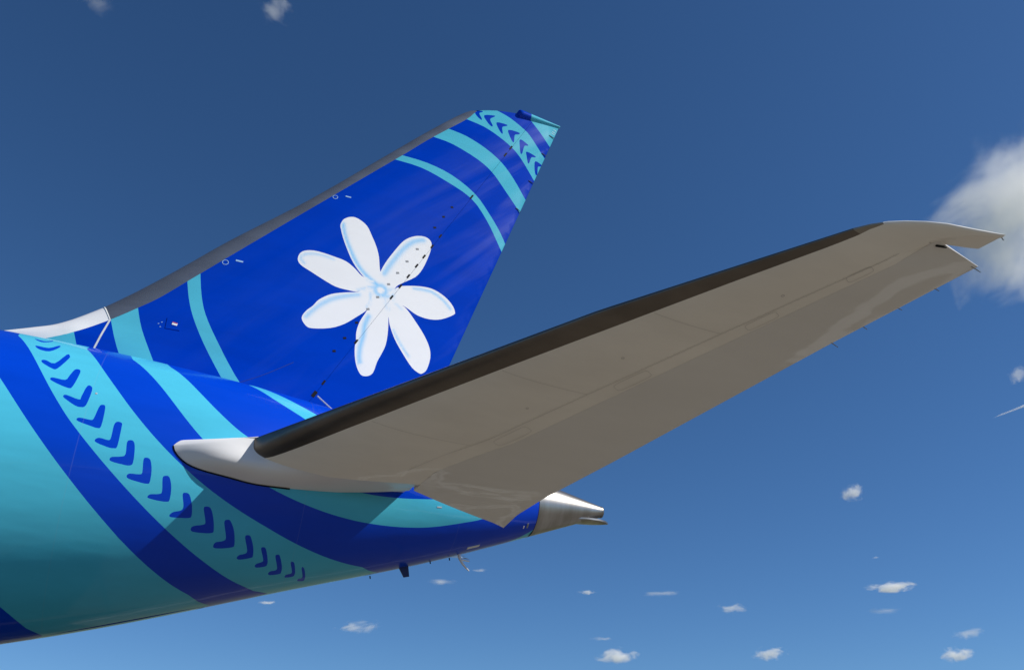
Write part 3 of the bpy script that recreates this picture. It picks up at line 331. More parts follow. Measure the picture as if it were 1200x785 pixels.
cr_ = q.n('ShaderNodeValToRGB'); cr_.color_ramp.elements[0].position = .3; cr_.color_ramp.elements[0].color = (.20, .185, .165, 1); cr_.color_ramp.elements[1].position = .7; cr_.color_ramp.elements[1].color = (.34, .33, .315, 1)
q.l(no.outputs[0], cr_.inputs[0]); q.l(cr_.outputs[0], q.p.inputs['Base Color']); q.p.inputs['Metallic'].default_value = 1.
rp = q.n('ShaderNodeMapRange'); q.l(no.outputs[0], rp.inputs['Value']); rp.inputs['To Min'].default_value = .42; rp.inputs['To Max'].default_value = .3; q.l(rp.outputs[0], q.p.inputs['Roughness'])
M_cone = q.m

# ---------- ground (below the frame; it lights and mirrors in the undersides) ----------
def ground_mat():
    q = NT('concrete_apron'); tc = q.n('ShaderNodeTexCoord'); br = q.n('ShaderNodeTexBrick')
    br.offset = 0; br.inputs['Scale'].default_value = 1; br.inputs['Brick Width'].default_value = 7.5; br.inputs['Row Height'].default_value = 7.5; br.inputs['Mortar Size'].default_value = .05
    br.inputs['Color1'].default_value = (.155, .13, .098, 1); br.inputs['Color2'].default_value = (.19, .16, .12, 1); br.inputs['Mortar'].default_value = (.06, .06, .06, 1)
    q.l(tc.outputs['Object'], br.inputs['Vector'])
    no = q.n('ShaderNodeTexNoise', Scale=.35, Detail=8.); q.l(tc.outputs['Object'], no.inputs['Vector'])
    mx = q.n('ShaderNodeMix', data_type='RGBA', blend_type='MULTIPLY'); mx.inputs['Factor'].default_value = .5
    A = [s for s in mx.inputs if s.type == 'RGBA']; q.l(br.outputs[0], A[0]); q.l(no.outputs[0], A[1])
    q.l([s for s in mx.outputs if s.type == 'RGBA'][0], q.p.inputs['Base Color']); q.p.inputs['Roughness'].default_value = .85
    return q.m
def grass_mat():
    q = NT('mown_grass'); tc = q.n('ShaderNodeTexCoord'); no = q.n('ShaderNodeTexNoise', Scale=.05, Detail=9.); q.l(tc.outputs['Object'], no.inputs['Vector'])
    cr = q.n('ShaderNodeValToRGB'); cr.color_ramp.elements[0].color = (.11, .12, .04, 1); cr.color_ramp.elements[1].color = (.22, .21, .09, 1); q.l(no.outputs[0], cr.inputs[0]); q.l(cr.outputs[0], q.p.inputs['Base Color'])
    q.p.inputs['Roughness'].default_value = .95; return q.m
def sheet_rect(name, x0, x1, y0, y1, z, mat, label, cat):
    o = link(name, mesh_from(name, [(x0, y0, z), (x1, y0, z), (x1, y1, z), (x0, y1, z)], [(0, 1, 2, 3)], smooth=False), mat); o['kind'] = 'structure'; o['label'] = label; o['category'] = cat
    return o
sheet_rect('ground', -14000, 14000, -14000, 14000, -.02, grass_mat(), 'flat grass airfield reaching to the horizon around the apron', 'ground')
sheet_rect('apron', -120, 60, -60, 13, -.012, ground_mat(), 'pale concrete apron slabs under the parked aircraft', 'apron')

for x0, x1, y0, y1 in ((-120, 60, 6.0, 6.18), (-120, 60, 6.36, 6.54), (7.0, 7.9, -14, 6.0)):
    sheet_rect('apron_marking', x0, x1, y0, y1, -.008, plain('marking_paint', (.7, .68, .62), .6), 'painted pale line on the concrete apron behind the tail' if x0 > 0 else ('inner painted pale line along the far edge of the apron' if y0 < 6.2 else 'outer painted pale line along the far edge of the apron'), 'marking')

# ---------- the aircraft ----------
plane = bpy.data.objects.new('airliner', None); col.objects.link(plane); plane.location = (0, 0, 0)
plane['label'] = 'tail end of a blue and light blue airliner with a white flower on its fin'; plane['category'] = 'airplane'

# fuselage
D = math.radians
def ext(pre, pts, post): return np.array([(x, D(t)) for x, t in pre]+[tuple(p) for p in pts]+[(x, D(t)) for x, t in post])
Ar = ext([(-11.9, 0), (-11.62, 25), (-11.2, 50)], soften(E_A_r, 1), [(-7.3, 180)])
Al = ext([(-13.95, 0), (-13.5, 30), (-13.0, 60), (-12.35, 86), (-11.6, 112), (-10.9, 132)], E_A_l, [(-9.62, 180)])
Bl = ext([(-11.0, 0), (-11.0, 22)], soften(E_B_l, 1), [(-6.4, 180)])
Br = ext([(-9.97, 0), (-9.96, 22)], soften(E_B_r, 1), [(-4.55, 180)])
Cl = ext([(-9.3, 0), (-9.3, 24)], soften(E_C_l, 0), [(-2.65, 119), (-2.38, 108), (-2.1, 90), (-1.95, 60)])
Cr = ext([(-8.72, 0), (-8.71, 22)], soften(E_C_r, 0), [(-3.4, 97), (-3.0, 84), (-2.7, 60)])
Dl = ext([(-7.42, 0), (-7.4, 14)], crm(E_D_l, 5), [(-6.0, 64), (-5.2, 76), (-4.6, 80)])
Dr = ext([(-7.1, 0), (-7.1, 14)], crm(E_D_r, 5), [(-5.7, 57), (-4.9, 66), (-4.5, 78)])
def band(a, b): return np.concatenate([a, b[::-1]])
XR = -1.60
fpolys = [(band(Ar, Al), 1), (band(Bl, Br), 1), (band(Cl, Cr), 1), (band(Dl, Dr), 1),
          (np.array([(-2.02, D(179.9)), (-1.88, D(172)), (-1.76, D(163)), (-1.66, D(156)), (XR-.001, D(151)), (XR-.001, D(179.9))]), 1)]
fpolys += [(np.array(c), 0) for c in CHEV]
X0 = -14.5
gx_, gt_ = np.meshgrid(np.linspace(X0+.12, XR-.1, 108), np.linspace(D(2.5), D(177.5), 64))
rng = np.random.RandomState(4); gx_ = gx_+rng.uniform(-.01, .01, gx_.shape)
dom = np.array([(X0+(XR-X0)*i/60, 0) for i in range(60)]+[(XR, math.pi*i/60) for i in range(60)]+[(XR-(XR-X0)*i/60, math.pi) for i in range(60)]+[(X0, math.pi*(1-i/60)) for i in range(60)])
fpolys = [(np.c_[np.clip(p[:, 0], X0, XR), np.clip(p[:, 1], 0.0005, math.pi-.0005)], m) for p, m in fpolys]
P, T, MI = cdt_patch(dom, np.c_[gx_.ravel(), gt_.ravel()], fpolys, (1, 2.2))
V = fuse(P[:, 0], P[:, 1]); N = normals(fuse, P[:, 0], P[:, 1])
out = np.stack([0*P[:, 0], -np.sin(P[:, 1]), np.cos(P[:, 1])], -1); N *= np.sign((N*out).sum(1))[:, None]
mir = np.array([1, -1, 1])
VV = [V, V*mir]; NN = [N, N*mir]; FF = [T[:, ::-1], T+len(V)]; MM = [MI, MI]
# forward body, plain, wholly outside the frame
xs = np.concatenate([np.linspace(-61.6, -50, 20), np.linspace(-48, X0, 40)]); ts = np.linspace(0, 2*math.pi, 97)
A_, B_ = np.meshgrid(xs, ts, indexing='ij'); V2 = fuse(A_, B_).reshape(-1, 3); N2 = normals(fuse, A_, B_).reshape(-1, 3); o2 = np.stack([0*A_, -np.sin(B_), np.cos(B_)], -1).reshape(-1, 3); N2 *= np.sign((N2*o2).sum(1))[:, None]
b = 2*len(V); n, m = A_.shape; q2 = [(b+i*m+j, b+(i+1)*m+j, b+(i+1)*m+j+1, b+i*m+j+1) for i in range(n-1) for j in range(m-1)]
Fall = [tuple(t) for t in FF[0]]+[tuple(t) for t in FF[1]]+q2
MIall = list(MM[0])+list(MM[1])+[0 if xs[i] > -19 else 2 for i in range(n-1) for j in range(m-1)]
me = mesh_from('fuselage', np.concatenate([V, V*mir, V2]), Fall, np.concatenate([N, N*mir, N2]), MIall)
fus = link('fuselage', me, [M_blue, M_cyan, M_white], plane); fus['label'] = 'blue fuselage with light blue curved bands and a row of blue chevrons'

# tail cone (bare steel) with open exhaust
xs = XR+.012+(0-XR-.012)*np.linspace(0, 1, 26); ts = np.linspace(0, 2*math.pi, 73); A_, B_ = np.meshgrid(xs, ts, indexing='ij')
g = fuse(A_, B_); zc_e, r_e = zr(np.array(0.))
ring = lambda x, r: np.stack([np.full_like(ts, x), -r*np.sin(ts), zc_e+r*np.cos(ts)], -1)
r_e = float(r_e); lip = np.array([g[-1], ring(.03, r_e*.99), ring(.055, r_e*.94), ring(.05, r_e*.88)])
inner = np.array([ring(.05, r_e*.88), ring(-.1, r_e*.84), ring(-.6, r_e*.8)])
cone = sheets('tail_cone', [g, lip, inner], [M_cone, M_dark], plane, mats=[0, 0, 1]); cone['label'] = 'bare metal tail cone around the exhaust'
sheets('joint_ring', [fuse(*np.meshgrid([XR-.002, XR+.014], ts, indexing='ij'))*np.array([1, .985, 1])+np.array([0, 0, .0])], M_dark, cone)
u_ = np.linspace(-1, 1, 15)
def lip_row(x, wv, z, dz): return np.array([(x, wv*s, z+.025*abs(s)**2.2*wv/.3+dz) for s in u_])
rows = [(-1.0, .05, 6.62), (-.7, .16, 6.635), (-.4, .20, 6.65), (-.1, .17, 6.665), (.08, .10, 6.675), (.19, .006, 6.68)]
lo = np.array([lip_row(x, w_, z, -.022) for x, w_, z in rows]); hi = np.array([lip_row(x, w_, z, .012) for x, w_, z in rows])
edge = [np.array([lo[:, 0], hi[:, 0]]), np.array([lo[:, -1], hi[:, -1]]), np.array([lo[-1], hi[-1]]), np.array([lo[0], hi[0]])]
sheets('exhaust_lip', [lo, hi]+edge, M_cone, cone)

# belly fittings
def blade(name, root0, root1, tip0, tip1, t, mat, parent):
    a, b_, c, d = map(np.array, (root0, root1, tip1, tip0)); y = np.array((0, t, 0)); V = [p+s*y for s in (-1, 1) for p in (a, b_, c, d)]
    F = [(0, 1, 2, 3), (4, 7, 6, 5), (0, 4, 5, 1), (1, 5, 6, 2), (2, 6, 7, 3), (3, 7, 4, 0)]
    return link(name, mesh_from(name, V, F, smooth=False), mat, parent)
blade('blade_antenna', (-4.15, 0, 5.33), (-3.98, 0, 5.38), (-4.05, 0, 5.17), (-3.95, 0, 5.195), .012, plain('blade_shade_navy', (.004, .012, .09)), fus)  # blade's shade under the belly is put into its dark base colour
add_tube('drain_mast', [(-3.02, 0, 5.72), (-2.99, 0, 5.62), (-2.93, 0, 5.53), (-2.86, 0, 5.46), (-2.80, 0, 5.41)], [.03, .028, .022, .016, .01], M_white, fus)
add_tube('drain_mast', [(-2.99, 0, 5.60), (-2.92, 0, 5.60), (-2.80, 0, 5.59)], [.02, .016, .012], M_white, fus)
for x, z in ((-4.67, 5.075), (-3.57, 5.455), (-3.2, 5.555)): add_tube('drain_stub', [(x, 0, z+.06), (x+.01, 0, z+.012)], .012, M_dark, fus, 6)
def on_fus(name, X, th, hx, ht, mat, lift=.003):
    p = fuse(np.array(X), np.array(th)); n_ = normals(fuse, np.array(X), np.array(th)); n_ = n_*(-1 if n_[1]*-math.sin(th)+n_[2]*math.cos(th) < 0 else 1)
    tx = fuse(np.array(X+.01), np.array(th))-p; tx /= np.linalg.norm(tx); tt = np.cross(n_, tx); return box_mesh(name, p+n_*lift*.5, tx*hx, tt*ht, n_*lift, mat, fus)
on_fus('placard', -2.82, D(163.5), .13, .035, M_seal)
on_fus('drain_plate', -3.77, D(109.8), .05, .012, M_steel)
on_fus('static_port', -9.557, D(68.5), .014, .014, M_steel)
on_fus('latch_plate', -1.78, D(139), .02, .05, M_grey)
on_fus('latch_plate', -1.86, D(141), .012, .03, M_steel)

# vertical fin
fin_root = bpy.data.objects.new('vertical_fin', None)
strip = np.array(FSTRIP); LEc = np.array(FLE)
TOPX = lambda x: np.interp(x, [-3.02, -2.47, -1.98, -1.6], [16.70, 16.86, 16.97, 17.03])
hz = np.linspace(17.0, 7.8, 50); hinge = np.c_[fin_hinge(hz), hz]
def half_xz(X, Z): return np.stack([X, -np.maximum(fin_half(X, Z), .004), Z], -1)
s_low = np.array([(-10.78, 7.8)]); sb = np.concatenate([s_low, crm(strip, 3)])
topl = np.array([(x, TOPX(x)) for x in (-2.85, -2.7, -2.5, -2.3, -2.1, -1.95, -1.75, -1.6)]); topl = topl[topl[:, 0] < fin_hinge(17.0)-.05]
GAP = .0025
dom = np.concatenate([sb, topl, hinge-np.array([GAP, 0])])
rest = (5.0, 30)
gx_, gz_ = np.meshgrid(np.arange(-10.8, -1, .13), np.arange(7.85, 17.1, .13)); gx_ = gx_+rng.uniform(-.01, .01, gx_.shape)
fx_, fz_ = np.meshgrid(np.arange(-6.9, -3.1, .04), np.arange(9.2, 12.7, .04)); fx_ = fx_+rng.uniform(-.004, .004, fx_.shape)
grid = np.c_[gx_.ravel(), gz_.ravel()]; fg = np.c_[fx_.ravel(), fz_.ravel()]
inpet = np.zeros(len(fg), bool)
for pt in PETALS: inpet |= inside(fg, pt)
ingrid = np.ones(len(grid), bool)
for pt in PETALS: ingrid &= ~inside(grid, pt)
grid = np.concatenate([grid[ingrid], fg[inpet]])
A = np.array
far = lambda a, n=1: a[-1]+(a[-1]-a[-2])/np.linalg.norm(a[-1]-a[-2])*n
def down(a, z=7.0):                      # carry a stripe edge on below the fuselage crown
    d = a[-1]-a[-3]; return a[-1]+d*(z-a[-1][1])/d[1]
F1l, F1u, F0l, F2l, F2u, F3l, F3u, F4l, F4r, F5l, F5r, F6r = [A(q) for q in (FF1_l, FF1_u, FF0_l, FF2_l, FF2_u, FF3_l, FF3_u, FF4_l, FF4_r, FF5_l, FF5_r, FF6_r)]
vp = [(A(list(F1l)+list(F1u[::-1])+[(-2.6, 17.3), (-3.3, 17.0)]), 1),
      (A(list(F0l)+[(-.3, 15.8), (-.1, 17.6), (-1.9, 17.6)]), 1),
      (band(F2l, F2u), 1), (band(F3l, F3u), 1),
      (A(list(F4l)+[down(F4l), down(F4r)]+list(F4r[::-1])), 1),
      (A(list(F5l)+[down(F5l), down(F5r)]+list(F5r[::-1])), 1),
      (A(list(F6r)+[down(F6r), (-11.5, 7.0), (-11.5, 9.3)]), 1)]
vp += [(A(c), 0) for c in FCHEV]+[(A(c), 2) for c in PETALS]
def clip_poly(poly, dom_x0, dom_x1, z0=7.801): return np.c_[np.clip(poly[:, 0], dom_x0, dom_x1), np.maximum(poly[:, 1], z0)]
def tint_at(Pxz):
    t = np.zeros(len(Pxz))
    for pts, wd, s in TINT:
        q = A(pts); dmin = np.full(len(Pxz), 9.)
        for a_, b_ in zip(q[:-1], q[1:]):
            d = b_-a_; k = np.clip(((Pxz-a_)@d)/(d@d+1e-9), 0, 1); dmin = np.minimum(dmin, np.linalg.norm(Pxz-(a_+k[:, None]*d), axis=1))
        t = np.maximum(t, s*np.exp(-(dmin/(wd*1.25))**2))
    r = np.linalg.norm(Pxz-A(FCEN), axis=1)
    t = np.maximum(t, .75*np.exp(-((r-.115)/.05)**2)); t = np.where(r < .07, 0, t)
    # pale rim round every petal
    rim = np.full(len(Pxz), 9.)
    for pt in PETALS:
        q = A(pt); ins = inside(Pxz, pt)
        for a_, b_ in zip(q, np.roll(q, -1, 0)):
            d = b_-a_; k = np.clip(((Pxz-a_)@d)/(d@d+1e-9), 0, 1); dd = np.linalg.norm(Pxz-(a_+k[:, None]*d), axis=1); rim = np.where(ins, np.minimum(rim, np.where(ins, dd, 9)), rim)
    return np.where(r < .22, t, t*np.clip(rim/.05, 0.15, 1))
def fin_skin(name, dom, polys, grid, parent, rudder=False):
    P, T, MI = cdt_patch(dom, grid, polys)
    fn = lambda a, b: half_xz(a, b)
    V = fn(P[:, 0], P[:, 1]); N = normals(fn, P[:, 0], P[:, 1]); N *= -np.sign(N[:, 1])[:, None]
    n = len(V); VV = [V, V*mir]; F = [tuple(t) for t in T]+[tuple(t+n) for t in T[:, ::-1]]; M = list(MI)+list(MI)
    me = mesh_from(name, np.concatenate(VV), F, np.concatenate([N, N*mir]), M)
    at = me.attributes.new('tint', 'FLOAT', 'POINT'); tv = tint_at(P); at.data.foreach_set('value', np.concatenate([tv, tv]).astype(np.float32))
    return link(name, me, [M_fblue, M_fcyan, M_petal], parent)
finp = bpy.data.objects  # (only to keep names short below)
fin = fin_skin('vertical_fin', dom, [(clip_poly(p_, -12, 0), m_) for p_, m_ in vp], grid, plane); fin['label'] = 'blue vertical fin with light blue arcs and a white seven petalled flower'
# dark spar face closing the fin behind its skin, and the top cap
sp = [np.stack([np.full(2, fin_hinge(z)-GAP-.002), A([-1, 1])*fin_half(fin_hinge(z), z), np.full(2, z)], -1) for z in hz]
sheets('rear_spar', [A(sp)], M_fblue, fin)
tx = np.linspace(-3.02, fin_hinge(17.)-GAP, 16); cap = A([[(x, s*max(float(fin_half(x, TOPX(x))), .004), TOPX(x)+.05*(1-s*s)) for s in np.linspace(-1, 1, 9)] for x in tx]); sheets('tip_cap', [cap], M_fblue, fin)
# leading edge: bright dorsal part, then bare metal
def arc_res(q, n):
    s = np.r_[0, np.cumsum(np.linalg.norm(np.diff(q, axis=0), axis=1))]; t = np.linspace(0, s[-1], n); return np.c_[np.interp(t, s, q[:, 0]), np.interp(t, s, q[:, 1])]
LEx = np.concatenate([A([(-14.2, 7.9), (-13.2, 8.1), (-12.2, 8.38)]), LEc, A([(-3.0, 16.75)])]); Sx = np.concatenate([A([(-13.7, 7.75), (-12.8, 7.9), (-11.7, 8.15)]), strip])
# pair both curves at their break, so that the strip runs square to the edge
iL, iS = 3+5, 3+3
L2 = np.concatenate([arc_res(crm(LEx[:iL+1]), 40), arc_res(crm(LEx[iL:]), 70)[1:]]); S2 = np.concatenate([arc_res(crm(Sx[:iS]), 40), arc_res(crm(Sx[iS-1:]), 70)[1:]])
phm = R(66); ph = np.linspace(-phm, phm, 29)
def nose(rows):
    g = []
    for i in rows:
        l, s_ = L2[i], S2[i]; y = max(float(fin_half(s_[0], s_[1])), .03)
        g.append([(*(l+(s_-l)*(1-math.cos(p_))/(1-math.cos(phm))), -y*math.sin(p_)/math.sin(phm)) for p_ in ph])
    return A(g)[:, :, [0, 2, 1]]
sheets('dorsal_edge', [nose(range(0, 40))], M_fair, fin)['label'] = 'pale painted foot of the fin edge'
le = sheets('leading_edge', [nose(range(39, 109))], M_le_fin, fin); le['label'] = 'bare grey metal leading edge'
# pale sealing strip across the edge foot
def fin_line(name, pts, w_, mat, parent, lift=.004):
    q = crm(pts, 4) if len(pts) > 2 else A(pts, float) if False else np.array(pts, float); rows = []
    for i, p_ in enumerate(q):
        d = q[min(i+1, len(q)-1)]-q[max(i-1, 0)]; d /= np.linalg.norm(d); n_ = A((-d[1], d[0]))*w_/2; rows.append([half_xz(*(p_+n_))-A((0, lift, 0)), half_xz(*(p_-n_))-A((0, lift, 0))])
    return sheets(name, [A(rows)], mat, parent)
fin_line('seal_strip', [tuple(S2[39]*(1-t)+A((-9.99, 8.2))*t) for t in np.linspace(0, 1, 12)], .032, M_seal, fin)
g_ = nose([39])[0]; sheets('seal_collar', [A([g_+A((-.012, 0, 0)), g_+A((.010, 0, 0))])*A((1, 1.02, 1))+A((0, 0, .004))], M_seal, fin)
# holes, hinge slots, access panel, little rings
def on_fin(name, x, z, hx, hz_, ang, mat, parent, lift=.003):
    p_ = half_xz(x, z); d = A((math.cos(ang), 0, math.sin(ang))); e_ = A((-math.sin(ang), 0, math.cos(ang)))
    ta = half_xz(x+.02*d[0], z+.02*d[2])-p_; ta /= np.linalg.norm(ta); tb = half_xz(x+.02*e_[0], z+.02*e_[2])-p_; tb /= np.linalg.norm(tb); n_ = np.cross(ta, tb); n_ *= -np.sign(n_[1]); 
    return box_mesh(name, p_+n_*lift*.3, ta*hx, tb*hz_, n_*lift, mat, parent)
HA = math.atan2(1, .535)
for i, (x, z) in enumerate(DOTS): on_fin('drain_hole', x, z, .032, .022, .3, M_grey if 3 <= i <= 8 else M_dark, fin)
for i, (x, z) in enumerate(SLOTS): on_fin('hinge_slot', fin_hinge(z)-.01, z, .055 if i < 9 else .07, .02 if i != 9 else .035, HA, M_dark, fin)
on_fin('access_panel', -8.77, 9.2, .125, .115, 0, M_fblue, fin, .006); on_fin('caution_sticker', -8.75, 9.2, .045, .026, -.15, M_white, fin, .012); on_fin('caution_stripe', -8.75, 9.222, .044, .007, -.15, plain('red_print', (.6, .05, .03)), fin, .014)
M_mark = plain('pale_mark', (.3, .5, .75), .5)
def fin_ring(x, z, r):
    pts = [(x+r*math.cos(t), z+r*math.sin(t)) for t in np.linspace(0, 2*math.pi, 15)]; fin_line('marking_ring', pts, .012, M_mark, fin)
fin_ring(-8.1, 10.78, .055); fin_ring(-6.17, 12.99, .05); on_fin('marking_plate', -7.85, 10.86, .07, .018, -.1, M_mark, fin); on_fin('marking_plate', -5.9, 13.06, .06, .015, -.1, M_mark, fin)
for x, z in ((-9.02, 9.16), (-8.98, 9.1), (-8.97, 9.2)): on_fin('rivet_mark', x, z, .012, .006, .2, M_mark, fin)
fin_line('panel_seam', [(-6.55, 8.9), (-7.1, 8.5), (-7.6, 8.2)], .01, plain('navy_joint', (.0, .022, .25), .4), fin)
add_tube('fairing_strut', [(-6.06, -.45, 8.205), (-5.75, -.46, 7.97)], .018, M_steel, fin)
# rudder
te_ = lambda z: fin_te(z)
tz = np.linspace(7.8, 17.045, 40); Rd = np.concatenate([hinge[::-1]+A((GAP, 0)), A([(-1.45, 17.045), (-1.1, 17.045)]), np.c_[te_(tz), tz][::-1]])
Rd = Rd[(Rd[:, 0] <= te_(Rd[:, 1])+1e-3)]
rud = fin_skin('rudder', Rd, [(clip_poly(p_, -12, .3), m_) for p_, m_ in vp], grid, plane); rud['label'] = 'blue rudder carrying the light blue arcs on to its rear edge'
sp = [np.stack([np.full(2, fin_hinge(z)+GAP+.002), A([-1, 1])*fin_half(fin_hinge(z), z), np.full(2, z)], -1) for z in hz]; sheets('front_spar', [A(sp)], M_fblue, rud)
sp = [np.stack([np.full(2, te_(z)+.001), A([-1, 1])*max(float(fin_half(te_(z), z)), .004), np.full(2, z)], -1) for z in tz]; sheets('rear_strip', [A(sp)], M_fblue, rud)
# horn cap along the rudder top
hx_ = np.linspace(-1.93, -.69, 24); rows = []
for x in hx_:
    k = (x+1.93)/1.29; r_ = .19*min(1, math.sqrt(max(k, 0)/.05+.06))*(1-.85*max(k-.08, 0)/.92); zc_ = 17.0+.045*k
    rows.append([(x, r_*math.sin(t)*1.05, zc_+r_*.8*math.cos(t)) for t in np.linspace(0, 2*math.pi, 17)])
rows = A(rows); k_ = [0 if x < -1.60 else 1 for x in hx_]; j = sum(1 for q_ in k_ if q_ == 0)
sheets('horn_cap', [rows[:j+1], rows[j:]], [M_fblue, M_fcyan], rud, caps=[], mats=[0, 1]); sheets('horn_front', [A([rows[0], rows[0]*0+A((-1.94, 0, 17.055))])], M_dark, rud)  # horn front near-black: its shade is painted in, not a gap
for a_, b_ in (((-1.194, 15.98), (-1.07, 15.94)), ((-1.559, 14.995), (-1.44, 14.96)), ((-1.894, 14.066), (-1.79, 13.98)), ((-.984, 16.642), (-.85, 16.6))):
    add_tube('static_wick', [(a_[0]-.02, -.02, a_[1]+.01), (a_[0]+.03, -.02, a_[1]-.01), (b_[0], -.02, b_[1])], [.012, .01, .006], M_rod, rud, 6)
for dx, dz in ((-.12, -.12), (-.2, -.2), (-.1, -.26)): on_fin('rear_clip', te_(17.0+dz)-.07, 17.0+dz, .045, .004, -.3, M_seal, rud)

# horizontal stabilizer (port)
stab_y = [-2.109, -2.2, -2.35, -2.6, -2.9]+list(np.linspace(-3.3, -9.2, 40))+[-9.249, -9.30, -9.34, -9.379, -9.42, -9.458]
tip_y = [-9.458, -9.487, -9.53, -9.573, -9.62, -9.664, -9.70, -9.735, -9.77, -9.80, -9.825, -9.845, -9.8655]
SB = A([(-6.985, -2.109), (-6.952, -2.12), (-6.662, -2.442), (-6.147, -3.063), (-5.564, -3.81), (-4.248, -5.55), (-3.612, -6.383), (-3.014, -7.156), (-2.315, -8.049), (-1.659, -8.867), (-1.381, -9.217), (-1.296, -9.345), (-1.16, -9.487)])
def strip_x(y): return np.interp(-y, -SB[:, 1], SB[:, 0])
HG = A([(-4.50, -1.90), (-4.38, -2.60), (-4.09, -3.08), (-3.53, -3.85), (-1.14, -8.20), (-.735, -8.93), (-.42, -9.50)])
def hinge_x(y): return np.interp(-y, -HG[:, 1], HG[:, 0])
TT = A([(.257, -9.866), (.13, -9.561), (-.062, -9.526), (-.205, -9.496), (-.366, -9.458)])[::-1]
def tip_te(y): return np.interp(-y, -TT[:, 1], TT[:, 0])
def row(fn, y, xa, xb, n, nose_=False):
    t = np.linspace(0, 1, n); t = t**2 if nose_ else t; x = xa+(xb-xa)*t; return fn(x, np.full(n, y))
stab = None
def strip_rows(ys):
    g = []
    for y in ys:
        a_, b_ = float(stab_le(y)), float(strip_x(y)); lo_ = row(stab_low, y, a_, b_, 18, True); hi_ = row(stab_top, y, a_, b_, 18, True); g.append(np.concatenate([hi_[::-1], lo_[1:]]))
    return A(g)
def box_grids(ys, xa, xb, n=26, spar=True):
    lo_ = A([row(stab_low, y, float(xa(y)), float(xb(y)), n) for y in ys]); hi_ = A([row(stab_top, y, float(xa(y)), float(xb(y)), n) for y in ys])
    gg = [lo_, hi_]
    if spar: gg += [np.stack([lo_[:, -1], hi_[:, -1]], 1)]
    return gg
dark_y = [y for y in stab_y if y > -9.25]
lo_box = box_grids(stab_y, strip_x, lambda y: hinge_x(y)-.0015)
tipg_lo = A([row(stab_low, y, float(stab_le(y)), float(tip_te(y)), 30, True) for y in tip_y]); tipg_hi = A([row(stab_top, y, float(stab_le(y)), float(tip_te(y)), 30, True) for y in tip_y])
stab = sheets('horizontal_stabilizer', lo_box, M_stab, plane); stab['label'] = 'pale grey underside of the port tailplane'
tip = sheets('stabilizer_tip', [tipg_lo, tipg_hi, np.stack([tipg_lo[:, -1], tipg_hi[:, -1]], 1)], M_stab, stab); tip['label'] = 'swept pale tip with a notch behind it'
sheets('leading_edge', [strip_rows([-2.109+.0]+dark_y[1:])], M_le_stab, stab)['label'] = 'dark bare metal leading edge'
M_le_tip = paint('brown_metal', (.30, .28, .24), rough=.35, coat=0, metallic=.7, grime=.15, wav=.0004)
sheets('leading_edge', [strip_rows([-9.249, -9.30, -9.34, -9.379, -9.42, -9.458])], M_le_tip, stab)['label'] = 'lighter brown end of the metal edge'
# elevator
def in_y(t): return -1.02-.88*(1-t)            # inboard edge from hinge (t=0) to rear edge (t=1)
TE = A([(-2.528, -1.023), (-2.48, -1.547), (-2.26, -2.308), (-1.707, -3.76), (-.357, -7.507), (.357, -9.349)])
def elev_pt(s_, t):
    h = A((np.interp(s_, hs_, HG[:, 0])+.0015, np.interp(s_, hs_, HG[:, 1]))); e_ = A((np.interp(s_, es_, TE[:, 0]), np.interp(s_, es_, TE[:, 1]))); return h*(1-t)+e_*t
hs_ = np.r_[0, np.cumsum(np.linalg.norm(np.diff(HG, axis=0), axis=1))]; hs_ /= hs_[-1]
es_ = np.r_[0, np.cumsum(np.linalg.norm(np.diff(TE, axis=0), axis=1))]; es_ /= es_[-1]
ss = np.r_[np.linspace(0, .2, 16), np.linspace(.22, 1, 34)]; te2 = np.linspace(0, 1, 16)
XY = A([[elev_pt(s_, t) for t in te2] for s_ in ss])
elo = stab_low(XY[..., 0], XY[..., 1]); ehi = stab_top(XY[..., 0], XY[..., 1])
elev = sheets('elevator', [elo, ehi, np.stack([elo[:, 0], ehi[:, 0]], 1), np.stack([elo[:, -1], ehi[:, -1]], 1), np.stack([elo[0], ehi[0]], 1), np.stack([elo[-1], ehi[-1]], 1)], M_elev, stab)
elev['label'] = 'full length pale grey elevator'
for a_, b_ in (((.331, -9.307, 7.361), (.465, -9.283, 7.347)), ((.124, -8.848, 7.289), (.238, -8.829, 7.277)), ((-.06, -8.389, 7.215), (.057, -8.368, 7.202)), ((-.238, -7.931, 7.141), (-.107, -7.893, 7.124)), ((-.356, -7.488, 7.065), (-.223, -7.447, 7.048))):
    a_, b_ = A(a_), A(b_); add_tube('static_wick', [a_-(b_-a_)*.4, a_, b_], [.009, .008, .005], M_rod, elev, 6)
add_tube('static_wick', [(.22, -9.82, 7.47), (.263, -9.81, 7.462), (.308, -9.792, 7.455)], .006, M_rod, tip, 6)
# skin joints, fastener rows, access covers and drains on the underside
M_joint = plain('joint_shade', (.60, .575, .54), .5)
def under(x, y, off=.0025): return stab_low(np.array(float(x)), np.array(float(y)))-A((0, 0, off))
def under_line(name, pts, w_, mat, parent):
    q = np.array(pts, float); r0 = []
    for i, p_ in enumerate(q):
        d = q[min(i+1, len(q)-1)]-q[max(i-1, 0)]; d /= np.linalg.norm(d)+1e-9; n_ = A((-d[1], d[0]))*w_/2; r0.append([under(*(p_+n_)), under(*(p_-n_))])
    return sheets(name, [A(r0)], mat, parent)
fr = lambda y, f: (strip_x(y)*(1-f)+hinge_x(y)*f, y)
for f in (.80,): under_line('spar_joint', [fr(y, f) for y in np.linspace(-2.6, -9.2, 40)], .008, M_joint, stab)
for y0 in (-3.6, -5.4, -7.2): under_line('rib_joint', [fr(y0, f) for f in np.linspace(.02, .80, 8)], .006, M_joint, stab)
